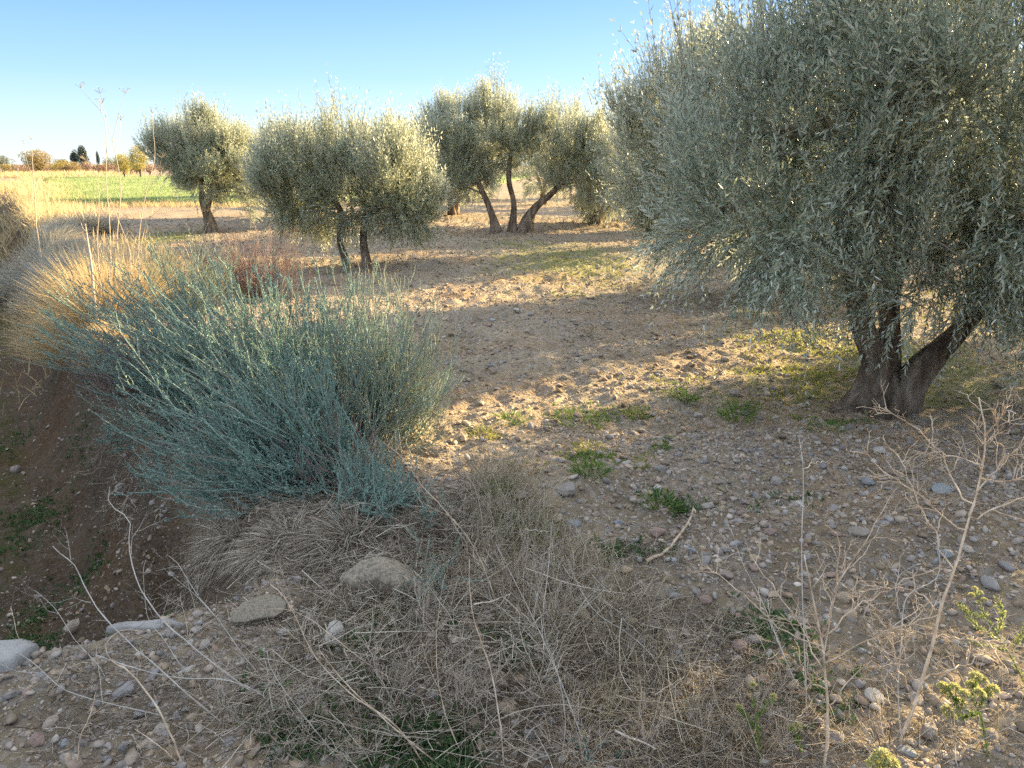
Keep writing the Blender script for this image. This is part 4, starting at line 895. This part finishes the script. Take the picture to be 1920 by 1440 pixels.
stalk('dead_twig', [[(75, 1262), (63, 1238), (32, 1189), (26, 1160), (20, 1137)]], 'short upright twig near the left edge', 0.0022, M_stem, 6, group=G1)
stalk('dead_twig', [[(205, 1290), (190, 1256), (139, 1197), (103, 1141), (65, 1106)], [(110, 1150), (90, 1145), (75, 1122)]], 'thin twig leaning left between the upright twig and the forked one', 0.0022, M_palestem, 7, group=G1)
stalk('dead_twig', [[(144, 1438), (152, 1379), (170, 1339), (178, 1304), (180, 1298)]], 'short thick upright twig in the bottom left gravel', 0.0042, M_stem, 8, group=G1, d_off=0.0)
stalk('dead_twig', [[(355, 1265), (328, 1232), (309, 1201), (277, 1157), (272, 1120), (270, 1060), (273, 1050)], [(309, 1201), (330, 1235), (345, 1262)]], 'thin grey twig just right of the S shaped one', 0.0020, M_palestem, 9, group=G1)
stalk('dead_twig', [[(490, 1270), (459, 1232), (412, 1165), (372, 1118), (344, 1074), (335, 1058), (317, 1042)], [(412, 1165), (356, 1106), (330, 1085), (305, 1064)], [(372, 1118), (367, 1090), (363, 1075)]], 'pale forked twig in front of the boulder at the ditch lip', 0.0026, M_palestem, 10, group=G1)
stalk('dead_twig', [[(800, 1440), (752, 1371), (653, 1296), (594, 1236), (560, 1170), (542, 1133), (525, 1110), (507, 1096)], [(600, 1240), (575, 1215), (535, 1180), (510, 1160)], [(552, 1150), (540, 1110), (528, 1085)]], 'sturdy tan stem running up from bottom centre to the mossy boulder', 0.0034, M_stem, 11, group=G1)
stalk('dead_twig', [[(790, 1300), (713, 1260), (618, 1189), (580, 1160), (546, 1145), (479, 1143)], [(546, 1145), (535, 1120), (525, 1100)]], 'thin tan stem bending level at the mossy boulder', 0.0026, M_stem, 12, group=G1)
stalk('dead_twig', [[(337, 1434), (300, 1400), (253, 1367)], [(325, 1425), (318, 1400), (312, 1385)]], 'short tan broken twig at the bottom left', 0.0034, M_stem, 13, group=G1, d_off=0.03)
stalk('dead_twig', [[(352, 1200), (350, 1170), (338, 1120), (340, 1110)], [(350, 1170), (366, 1150), (370, 1130)]], 'slender dark twig at the brink of the crossing', 0.0018, M_stem, 14, group=G1)
stalk('dead_twig', [[(480, 1190), (440, 1180), (425, 1140), (421, 1120)]], 'slender brown twig left of the mossy boulder', 0.0018, M_stem, 15, group=G1)
stalk('dead_twig', [[(640, 1430), (560, 1330), (530, 1290), (505, 1245), (500, 1220)], [(560, 1330), (590, 1300), (600, 1270)]], 'grey leaning twig below the white rounded rock', 0.0024, M_palestem, 16, group=G1, sub=4, subL=0.08)
G2 = 'long dead stalks leaning over the weed mat'
stalk('dead_stalk', [[(935, 1140), (932, 1132), (915, 1085), (898, 1044), (867, 994), (840, 965), (820, 940), (798, 919), (770, 880), (740, 844), (718, 830)], [(867, 994), (845, 970), (815, 955), (786, 938)], [(742, 846), (748, 836), (751, 828)], [(800, 925), (785, 921), (770, 922)]], 'long leaning stalk that crosses the right end of the bushes', 0.0038, M_stem, 21, group=G2, d_off=-0.1, sub=3, subL=0.06)
stalk('dead_stalk', [[(946, 1440), (944, 1423), (938, 1361), (923, 1269), (902, 1202), (885, 1150), (882, 1115), (880, 1048)], [(908, 1215), (900, 1200), (908, 1188)]], 'thick tan stalk standing at bottom centre', 0.0040, M_stem, 22, group=G2, d_off=0.02)
stalk('dead_stalk', [[(912, 1040), (907, 1019), (902, 961), (890, 915), (873, 886), (855, 855), (820, 838)]], 'arched thin stalk right of the small blue green bush', 0.0028, M_dead, 23, group=G2, d_off=0.1, sub=3, subL=0.08)
stalk('dead_stalk', [[(1180, 1205), (1137, 1206), (1090, 1209), (1036, 1227), (1000, 1240), (950, 1250)], [(1090, 1209), (1110, 1195), (1125, 1180)]], 'knotty nearly level stalk lying in the weed mat', 0.0040, M_stem, 24, group=G2, d_off=-0.1)
stalk('dead_stalk', [[(830, 1440), (773, 1394), (711, 1340), (640, 1273), (600, 1220)]], 'straight tan stalk crossing the bottom left of centre', 0.0036, M_stem, 25, group=G2, d_off=-0.05)
stalk('dead_stalk', [[(880, 1440), (850, 1380), (822, 1280), (818, 1200), (828, 1110), (835, 1075)], [(822, 1290), (800, 1240), (790, 1200)], [(824, 1150), (840, 1110), (846, 1090)]], 'brown twiggy stalk left of the thick tan one', 0.0026, M_stem, 26, group=G2, sub=5, subL=0.1)
stalk('dead_stalk', [[(1110, 1440), (1090, 1380), (1040, 1250), (1000, 1160), (960, 1080), (930, 1020)], [(1040, 1250), (1000, 1200), (940, 1140), (880, 1100)], [(1000, 1160), (1010, 1100), (1020, 1040)]], 'long forked grey stalk leaning left over the mat', 0.0026, M_palestem, 27, group=G2, sub=8, subL=0.14)
stalk('dead_stalk', [[(1050, 1440), (1060, 1360), (1050, 1280), (1020, 1180), (1030, 1050), (1035, 980)], [(1040, 1240), (1080, 1150), (1160, 1060)]], 'thin grey stalk with a long right hand fork', 0.0022, M_palestem, 28, group=G2, sub=8, subL=0.14)
stalk('dead_stalk', [[(1250, 1300), (1230, 1240), (1180, 1190), (1120, 1150), (1080, 1090), (1060, 1040)], [(1120, 1150), (1128, 1110), (1130, 1080)]], 'pale thin stalk at the right of the weed mat', 0.0022, M_palestem, 29, group=G2, sub=6, subL=0.12)
stalk('curved_stick', [[(1211, 1061), (1236, 1048), (1265, 1019), (1280, 1000), (1292, 982), (1298, 965), (1300, 950)]], 'curved pale peeled stick lying on the stony soil', 0.0075, M_stem, 30, group=None, d_off=pdepth(1300, 953) - pdepth(1211, 1061) - 0.02, d0=pdepth(1211, 1061) - 0.012, cat='stick')

# tall skeleton weeds of the right foreground: stem and branches
def skeleton(label, main, branches, rad, seed, sub, subL, d_off, mat=M_stem, extra=2, name='dead_weed'):
    r = np.random.default_rng(seed); d0 = pdepth(*main[0]) if main[0][1] < 1440 else None
    if d0 is None: d0 = pdepth(main[0][0], 1438)
    P0 = cam_path(main, d0, d0 + d_off, 26); root = empty(name, P0[0], label, 'weed')
    mb = MB(); tubes(mb, (P0 + r.normal(0, rad * 0.12, P0.shape))[None], (rad * np.linspace(1, 0.42, 26) * r.uniform(0.9, 1.12, 26))[None], 8)
    o = mb.build('stem', mat, root); o.location = -P0[0]
    bm = MB(); tw = []
    pr = P0 - [0, 0, CAM_Z]; dd = pr[:, 1] * CP - pr[:, 2] * SP; u = 960 + F * pr[:, 0] / dd; v = 720 - F * (pr[:, 1] * SP + pr[:, 2] * CP) / dd
    allp = []
    for p in branches:
        k = np.argmin((u - p[0][0]) ** 2 + (v - p[0][1]) ** 2)
        P = cam_path(p, dd[k], dd[k] + r.uniform(-0.28, 0.28), 14); P[0] = P0[k]; allp.append(P + r.normal(0, 0.003, P.shape) * (np.arange(14) > 0)[:, None])
    rad_b = rad * 0.5
    for P in allp: tubes(bm, P[None], (rad_b * np.linspace(1, 0.5, 14))[None], 6)
    for P in allp + [P0[12:]]:
        T = fray(P, r, sub, subL, 0.2, 1.0, up=0.25, spread=0.85); tubes(bm, T, rad * 0.30 * np.linspace(1, 0.6, 6)[None] * np.ones((len(T), 1)), 5)
        for t in T:
            T2 = fray(t, r, extra, subL * 0.5, 0.3, 1.0, up=0.1); tubes(bm, T2, rad * 0.21 * np.linspace(1, 0.6, 6)[None] * np.ones((len(T2), 1)), 4)
            tw.append(T2)
    for T2 in tw[::2]:
        T3 = np.concatenate([fray(t, r, 1, subL * 0.22, 0.5, 1.0) for t in T2]); tubes(bm, T3, rad * 0.17 * np.ones((len(T3), 6)), 3)
    o = bm.build('branches', mat, root); o.location = -P0[0]
    return root
skeleton('tall bare branched weed with a wide crown of pale twigs at the right edge',
    [(1690, 1385), (1720, 1305), (1745, 1220), (1765, 1135), (1790, 1065), (1815, 980), (1835, 910), (1847, 805), (1835, 745)],
    [[(1808, 1005), (1760, 960), (1700, 910), (1660, 885), (1620, 842)], [(1815, 952), (1780, 885), (1765, 850), (1725, 810), (1660, 765)], [(1825, 980), (1860, 955), (1920, 932), (1960, 915)],
     [(1835, 920), (1875, 870), (1910, 840), (1940, 810)], [(1780, 1065), (1755, 1005), (1725, 950), (1700, 890), (1685, 850)], [(1760, 1155), (1730, 1115), (1690, 1103), (1640, 1100)],
     [(1838, 875), (1800, 858), (1740, 850), (1700, 860)], [(1845, 820), (1870, 790), (1885, 770)], [(1840, 900), (1900, 900), (1950, 880)], [(1762, 1190), (1820, 1200), (1900, 1205)], [(1738, 1270), (1800, 1250), (1870, 1215)], [(1712, 1320), (1680, 1240), (1660, 1180), (1620, 1120)]],
    0.0056, 71, 10, 0.11, 0.25)
skeleton('shorter bare branched weed with a snapped stem top, left of the tall one',
    [(1545, 1440), (1550, 1400), (1548, 1270), (1542, 1210), (1530, 1150), (1520, 1100), (1512, 1060), (1508, 1040)],
    [[(1546, 1220), (1570, 1100), (1620, 1020), (1680, 915)], [(1535, 1210), (1480, 1190), (1410, 1130), (1355, 1085), (1325, 1060)], [(1550, 1245), (1640, 1195), (1700, 1170), (1760, 1155)],
     [(1545, 1200), (1600, 1140), (1680, 1100), (1720, 1070)], [(1540, 1260), (1500, 1170), (1440, 1090), (1400, 1030)], [(1552, 1330), (1600, 1270), (1640, 1240), (1665, 1300)], [(1540, 1190), (1565, 1120), (1570, 1000), (1545, 985)], [(1548, 1290), (1510, 1270), (1490, 1200)]],
    0.0046, 72, 7, 0.11, 0.12)
skeleton('very thin upright stalk rising above the shorter bare weed',
    [(1512, 1330), (1508, 1200), (1505, 1130), (1503, 1020), (1506, 900), (1505, 870), (1498, 820)], [[(1506, 880), (1530, 868), (1560, 862)], [(1505, 870), (1502, 840), (1515, 815)]], 0.0024, 73, 1, 0.05, 0.1, mat=M_palestem, extra=1)
skeleton('slim pale upright weed between the two bare branched weeds',
    [(1690, 1400), (1684, 1300), (1690, 1200), (1700, 1120), (1758, 1080), (1757, 1000)], [[(1694, 1180), (1680, 1100), (1690, 1040)], [(1686, 1290), (1660, 1230), (1630, 1190)], [(1690, 1230), (1720, 1170), (1735, 1130)]], 0.0026, 74, 5, 0.10, 0.1, mat=M_palestem)
skeleton('thin twiggy dead weed at the left of the shaded gravel',
    [(1500, 1300), (1470, 1230), (1430, 1130), (1390, 1050), (1370, 990)], [[(1460, 1210), (1440, 1150), (1450, 1090)], [(1430, 1130), (1400, 1110), (1372, 1108)], [(1390, 1050), (1368, 1030), (1362, 1000)]], 0.0022, 75, 4, 0.08, 0.1, mat=M_palestem)

# small twiggy dead weeds of the foreground
def twig_plant(p, label, h, n0, seed, mat, spread=0.5, group='small dead twiggy weeds on the bank'):
    r = np.random.default_rng(seed); p = np.asarray(p, float); n = n0; K = 10
    D = nrm(np.stack([r.normal(0, spread, n), r.normal(0, spread, n), np.ones(n)], -1)); L = h * r.uniform(0.5, 1.15, n); t = np.linspace(0, 1, K)[None, :, None]
    P = p + np.r_[0, 0, -0.01] + r.normal(0, 0.015, (n, 1, 3)) * [1, 1, 0] + D[:, None] * L[:, None, None] * t + np.cumsum(r.normal(0, 0.012, (n, K, 3)) * (t > 0), 1) * h * 1.5
    mb = MB(); tubes(mb, P, 0.0016 * np.linspace(1, 0.4, K)[None] * r.uniform(0.6, 1.3, (n, 1)), 4)
    for q in P:
        T = fray(q, r, 6, h * 0.35, 0.25, 1.0, up=0.1); tubes(mb, T, 0.0008 * np.linspace(1, 0.6, 6)[None] * np.ones((6, 1)), 3)
        T2 = np.concatenate([fray(t_, r, 2, h * 0.14, 0.3, 1.0) for t_ in T]); tubes(mb, T2, 0.00055 * np.ones((len(T2), 6)), 3)
    return tag(mb.build('dead_weed', mat, loc=p), label, 'weed', group)
TW = [(900, 1065, .26, 12, 'twiggy dead weed just below the arched thin stalk'), (968, 1110, .26, 14, 'bushy dead weed at the upper end of the straw mat'), (1040, 1185, .24, 14, 'dense pale dead weed in the middle of the straw mat'), (1000, 1310, .24, 12, 'dead weed above the bottom centre, right of the thick tan stalk'),
      (870, 1330, .24, 12, 'dead weed immediately left of the thick tan stalk'), (800, 1200, .22, 12, 'dead weed below the flat topped boulder'), (1150, 1270, .20, 10, 'thin dead weed at the right of the knotty level stalk'), (1210, 1420, .20, 10, 'dead weed at the bottom edge right of centre'),
      (740, 1330, .22, 10, 'dead weed over the dark green weeds left of centre'), (690, 1435, .22, 10, 'dead weed at the bottom edge left of centre'), (560, 1400, .22, 8, 'open dead weed near the bottom left'), (1090, 1430, .2, 12, 'dead weed at the very bottom centre'),
      (1330, 1410, .2, 10, 'grey dead weed between bottom centre and the snapped weed'), (1425, 1340, .2, 9, 'dead weed left of the snapped weed'), (940, 1000, .3, 12, 'tall fine dead weed beside the olive green grass'), (1650, 1430, .2, 10, 'dead weed between the feet of the two branched weeds'), (1480, 1420, .18, 8, 'dead weed at the foot of the snapped weed'),
      (890, 920, .3, 9, 'fine dead weed against the right end of the bushes'), (1780, 1430, .2, 7, 'dead weed at the bottom right'), (420, 1330, .2, 7, 'open dead weed on the gravel crossing'), (1000, 1020, .26, 8, 'airy dead weed below the cobble cluster'), (660, 1150, .16, 9, 'dead weed at the left foot of the flat topped boulder')]
for i, (px, py, h, n0, lb) in enumerate(TW): twig_plant(gnd(px, min(py, 1439)), lb, h, n0, 400 + i, M_dead if i % 3 else M_straw)

# tall dry fennel like stalks behind the bush
p = g(245, 575); df = 8.0
def fstalk(label, paths, rad, seed, name='dry_fennel', heads=True):
    r = np.random.default_rng(seed); P0 = cam_path(paths[0], df, df + 0.2, 24); P0[0] = [P0[0][0], P0[0][1], H1(P0[0][0], P0[0][1]) - 0.02]
    root = empty(name, P0[0], label, 'stalk', 'tall dry stalks against the sky'); mb = MB(); hm = MB(); tips = []
    tubes(mb, P0[None], (rad * np.linspace(1, 0.35, 24))[None], 6); tips.append(P0[-1])
    for q in paths[1:]:
        P = cam_path(q, df + 0.15, df + 0.15 + r.uniform(-.15, .15), 12); tubes(mb, P[None], (rad * 0.5 * np.linspace(1, 0.5, 12))[None], 5); tips.append(P[-1])
    o = mb.build('stem', M_dead, root); o.location = -P0[0]
    if heads:
        for t in tips:
            D = nrm(np.c_[r.normal(0, 0.8, (9, 2)), np.ones(9)]); tt = np.linspace(0, 1, 4)[None, :, None]
            tubes(hm, t + D[:, None] * 0.06 * tt, np.full((9, 4), 0.0016), 3)
            leaves(hm, t + D * 0.06, D, 0.014, 0.009, r, shape=4)
        o = hm.build('seed_heads', M_dead, root); o.location = -P0[0]
fstalk('tallest dry stalk with a long arm leaning left against the sky', [[(208, 560), (206, 431), (199, 330), (199, 256), (193, 214), (172, 190), (151, 165)], [(190, 214), (188, 192), (188, 175)]], 0.006, 81)
fstalk('tall dry stalk forking three ways against the sky', [[(224, 560), (220, 442), (226, 347), (215, 281), (199, 223), (191, 194)], [(210, 266), (222, 216), (235, 175)], [(215, 281), (224, 255), (226, 225)]], 0.006, 82)
fstalk('dry stalk bending right in front of the round olive', [[(262, 570), (261, 442), (277, 347), (290, 296), (287, 240), (286, 212)], [(268, 375), (296, 325), (303, 296)]], 0.0055, 83)
fstalk('bare straight stalk left of the forking ones', [[(190, 560), (183, 450), (186, 380), (183, 330)]], 0.005, 84)
fstalk('bent stalk leaning right out of the golden grass', [[(240, 560), (243, 470), (225, 420), (200, 360), (160, 300)], [(243, 470), (262, 430), (290, 400), (330, 370)]], 0.0045, 85)
df = 7.6
fstalk('thick pale cut off stalk in the golden tussock', [[(176, 560), (171, 493), (165, 455), (160, 420)], [(162, 435), (155, 428), (152, 418)]], 0.015, 86, name='cut_stalk', heads=False)
df = 13.0
fstalk('fluffy dry seed stem among the far grey tussocks', [[(68, 430), (66, 380), (62, 320), (58, 262)], [(64, 340), (50, 300), (45, 270)]], 0.010, 87)

# ------------------------------------------------------------------ flowering weeds at the bottom right
def flower_weed(label, main, side, heads, seed, hr=0.012, d_off=0.05, d0=None, leafy=40, lm=None):
    r = np.random.default_rng(seed); d0 = d0 or pdepth(main[0][0], min(main[0][1], 1438)); P0 = cam_path(main, d0, d0 + d_off, 16)
    root = empty('flowering_weed', P0[0], label, 'weed'); mb = MB(); tubes(mb, P0[None], (0.0022 * np.linspace(1, .5, 16))[None], 6)
    dd = d0 + d_off; lf = MB(); paths = [P0]
    for q in side: P = cam_path(q, dd, dd + r.uniform(-.03, .03), 10); tubes(mb, P[None], (0.0013 * np.linspace(1, .6, 10))[None], 5); paths.append(P)
    for P in paths:
        k = r.integers(1, len(P) - 1, leafy); T = nrm(P[k + 1 - 0] - P[k]) if True else 0
        leaves(lf, P[k] + r.normal(0, 0.002, (leafy, 3)), nrm(T + r.normal(0, 0.7, T.shape) + [0, 0, .2]), 0.018 * r.uniform(0.5, 1.2, leafy), 0.0045, r)
    o = mb.build('stem', M_green, root); o.location = -P0[0]
    o = lf.build('leaves', lm or M_green, root); o.location = -P0[0]
    for (x, y) in heads:
        c = dep(x, y, dd + r.uniform(-.03, .03)); hr2 = hr * 1.7; hb = MB(); n = 200; D = rand_dir(r, n); D[:, 2] = np.abs(D[:, 2]) * 0.9 - 0.15
        leaves(hb, c + D * hr2 * 0.45, D, hr2 * r.uniform(0.3, 0.6, n), hr2 * 0.26, r, shape=4)
        o = hb.build('flower_head', M_flower, root); o.location = -P0[0]
flower_weed('weed with a spray of creamy yellow heads at the lower right', [(1853, 1425), (1848, 1390), (1838, 1340), (1815, 1300)], [[(1838, 1345), (1800, 1325), (1775, 1300)], [(1835, 1330), (1850, 1300), (1862, 1290)], [(1820, 1310), (1828, 1285), (1832, 1268)], [(1815, 1320), (1790, 1310), (1778, 1285)], [(1830, 1340), (1795, 1345), (1782, 1342)]],
            [(1768, 1288), (1776, 1300), (1790, 1290), (1782, 1342), (1776, 1332), (1830, 1268), (1840, 1275), (1822, 1285), (1862, 1292), (1850, 1300), (1808, 1302), (1836, 1300), (1800, 1318), (1790, 1330)], 91)
flower_weed('feathery yellow green weed behind the spray of creamy heads', [(1925, 1290), (1900, 1240), (1870, 1190), (1845, 1150), (1828, 1105)], [[(1880, 1205), (1840, 1180), (1800, 1140)], [(1870, 1190), (1880, 1150), (1868, 1120)], [(1850, 1160), (1820, 1150), (1795, 1128)], [(1890, 1220), (1850, 1210), (1815, 1200)], [(1895, 1225), (1915, 1190), (1925, 1170)]],
            [(1828, 1104), (1838, 1112), (1822, 1116), (1846, 1125)], 92, hr=0.007, leafy=110, lm=mat_leaf('feathery_leaf', [(0.22, 0.28, 0.10), (0.34, 0.38, 0.15), (0.42, 0.43, 0.2)], transl=0.35))
flower_weed('cut off creamy flower head at the bottom edge below the snapped weed', [(1655, 1438), (1655, 1434), (1655, 1430)], [], [(1648, 1428), (1660, 1424), (1670, 1432), (1640, 1434), (1655, 1418)], 93, hr=0.014, leafy=8, d0=1.75)
flower_weed('small pale weed with two grey green heads left of the tall weed base', [(1505, 1430), (1498, 1395), (1495, 1365)], [[(1498, 1395), (1488, 1378), (1484, 1368)]], [(1495, 1362), (1484, 1366), (1570, 1425), (1590, 1420)], 94, hr=0.009)
flower_weed('soft green weed with tiny pale heads near the bottom right of centre', [(1425, 1438), (1420, 1370), (1412, 1290)], [[(1420, 1370), (1395, 1340), (1385, 1330)], [(1418, 1350), (1440, 1320), (1450, 1310)]], [(1412, 1284), (1385, 1326), (1450, 1306)], 95, hr=0.007, leafy=50)
flower_weed('grey green leafy weed at the bottom centre', [(1105, 1438), (1100, 1410), (1092, 1380)], [[(1100, 1410), (1080, 1395), (1070, 1385)], [(1100, 1415), (1125, 1400), (1135, 1390)], [(1103, 1425), (1160, 1415), (1180, 1405)]], [(1092, 1376)], 96, hr=0.007, leafy=70, lm=M_teal)

# snail shells
sv, sf = stone_v(2, np.random.default_rng(9), flat=0.8, rough=0.1, cuts=2); shell = MB().add(sv * 0.005, sf).build('snail_shell', M_snail); me = shell.data; bpy.data.objects.remove(shell)
r = np.random.default_rng(3)
for (ax, bx, ay, by, n) in [(1080, 1500, 1150, 1430, 26), (540, 1000, 1150, 1430, 16), (1500, 1900, 1200, 1430, 14)]:
    for _ in range(n):
        p = gnd(r.uniform(ax, bx), r.uniform(ay, by)); o = bpy.data.objects.new('snail_shell', me); COL.objects.link(o); o.location = p + [0, 0, 0.006 + r.uniform(0, 0.02) * 0]
        s_ = r.uniform(0.7, 1.4); o.scale = (s_, s_, s_); o.rotation_euler = (r.uniform(0, .6), r.uniform(0, .6), r.uniform(0, 6)); tag(o, 'tiny white snail shell lying among the dead foreground weeds', 'shell', 'white snail shells')

# ------------------------------------------------------------------ far background
def far_plant(name, label, px, dist, w, h, mat, seed, cat='tree', group=None, n=2200, leaf=0.16, trunk=0.25, zlow=0.12, cone=0.0, y_off=0):
    r = np.random.default_rng(seed); d = ray(px, 320); x = d[0] / d[1] * dist; y = dist; z = H1(x, y) if math.hypot(x, y) < 150 else -0.05
    root = empty(name, (x, y, z), label, cat, group)
    nl = 7; L = []
    for k in range(nl):
        a = r.uniform(0, 6.28); q = r.uniform(0, 0.5) * w / 2; zz = r.uniform(zlow + 0.28, 0.74)
        rr = w * 0.30 * (1 - cone * zz) * r.uniform(0.8, 1.15); L.append((math.cos(a) * q * (1 - cone * zz), math.sin(a) * q, zz * h, rr, rr, h * r.uniform(0.22, 0.30)))
    L = np.array(L); li = r.integers(0, nl, n); D = rand_dir(r, n); P = L[li, :3] + D * L[li, 3:6] * (r.uniform(0.2, 1.05, (n, 1)) ** 0.4)
    P[:, 2] = np.maximum(P[:, 2], 0.05)
    mb = MB(); leaves(mb, P, nrm(D + r.normal(0, .6, D.shape) + [0, 0, .3]), leaf * r.uniform(.6, 1.3, n), leaf * 0.5 * r.uniform(.6, 1.2, n), r, shape=4)
    mb.build('crown', mat, root)
    tb = MB(); bark_tube(tb, [(0, 0, -0.1), (0.03 * w, 0, h * 0.25), (0, 0, h * 0.6)], [w * 0.05, w * 0.035, w * 0.012], r, sides=8, K=8); 
    for k in range(4):
        a = k * 1.6; bark_tube(tb, [(0, 0, h * .15), (math.cos(a) * w * .12, math.sin(a) * w * .12, h * .4), (math.cos(a) * w * .25, math.sin(a) * w * .25, h * .62)], [w * .025, w * .016, w * .006], r, sides=6, K=6)
    tb.build('trunk', M_bark, root)
M_yel = mat_leaf('autumn_leaf', [(0.30, 0.24, 0.08), (0.42, 0.34, 0.10), (0.50, 0.42, 0.14), (0.28, 0.28, 0.10)], transl=0.3)
M_brn = mat_leaf('tawny_leaf', [(0.24, 0.18, 0.07), (0.34, 0.25, 0.09), (0.40, 0.31, 0.12)], transl=0.25)
M_red = mat_leaf('russet_twig', [(0.20, 0.12, 0.09), (0.30, 0.19, 0.14), (0.36, 0.25, 0.18)], transl=0.15)
M_pine = mat_leaf('dark_evergreen', [(0.03, 0.05, 0.045), (0.05, 0.075, 0.06), (0.07, 0.10, 0.08)], transl=0.1)
M_dist = mat_leaf('distant_leaf', [(0.12, 0.14, 0.09), (0.18, 0.20, 0.13), (0.24, 0.25, 0.17)], transl=0.2)
far_plant('broad_tree', 'tawny broad crowned tree, the largest on the left horizon', 76, 118, 5.0, 3.9, M_brn, 501, n=4200, leaf=0.20)
far_plant('broad_tree', 'lower yellowish tree touching the right of the tawny one', 112, 122, 3.6, 2.4, M_yel, 502, n=2600)
far_plant('broad_tree', 'grey green tree on the horizon at the very left', 8, 190, 5.2, 3.8, M_dist, 503, n=2200, leaf=0.26)
far_plant('dark_pine', 'narrower dark evergreen, left of the pair on the horizon', 142, 300, 3.6, 7.0, M_pine, 504, n=2600, leaf=0.4, zlow=0)
far_plant('dark_pine', 'wider dark evergreen, right of the pair on the horizon', 160, 300, 6.4, 8.6, M_pine, 505, n=4200, leaf=0.4, cone=0.5, zlow=0)
far_plant('cypress', 'small slender dark cypress on the horizon', 187, 300, 1.5, 6.4, M_pine, 506, n=2000, leaf=0.25, cone=0.3, zlow=0)
far_plant('broad_tree', 'tiny dark tree between the yellowish tree and the evergreens', 117, 300, 4.5, 3.6, M_pine, 507, n=1500, leaf=0.4)
far_plant('orange_bush', 'rounded orange bush in front of the dark evergreens', 163, 135, 1.7, 2.2, M_brn, 508, cat='shrub', n=900)
far_plant('yellow_tree', 'bright yellow leaved young tree left of the round olive', 232, 92, 2.3, 3.0, M_yel, 509, n=2400, leaf=0.16)
far_plant('yellow_tree', 'yellow green young tree half behind the edge of the round olive', 262, 90, 3.0, 3.9, M_yel, 510, n=3200, leaf=0.16)
far_plant('grey_bush', 'greyish bush right of the slender cypress', 208, 170, 3.4, 3.4, M_dist, 511, cat='shrub', n=1500, leaf=0.2)
for i in range(16):
    r5 = np.random.default_rng(520 + i); px = 20 + i * 20 + r5.uniform(-6, 6)
    far_plant('russet_bush', 'russet bush of the low hedgerow along the far side of the green field', px, 124 + r5.uniform(-4, 8), r5.uniform(2.8, 4.2), r5.uniform(1.5, 2.3), M_red if i % 3 else M_brn, 540 + i, cat='shrub', group='russet hedgerow bushes', n=900, leaf=0.2)
# more orchard in the distance behind the front rows
for i, (px, dist) in enumerate([(520, 36), (655, 38), (800, 34), (905, 37), (1020, 33), (1105, 39), (1190, 32), (1330, 30), (1500, 28), (1700, 30)]):
    d = ray(px, 400); x = d[0] / d[1] * dist
    other(0, 0, ['distant olive seen in the gap right of the round olive', 'distant olive hidden behind the two trunked tree', 'distant olive left of the three stemmed tree', 'distant olive behind the left stem of the three stemmed tree', 'distant olive seen under the right arm of the three stemmed tree', 'distant olive near the left flank of the tree behind the big one', 'distant olive behind the left flank of the big one', 'distant olive behind the big one, first from the left', 'distant olive behind the big trunk', 'distant olive behind the right side of the big one'][i], 3.6, 3.2, 600 + i, ntips=130, per=11, nl=12, leafL=0.13, loc=(x, dist, H1(x, dist)), zc=0.48)
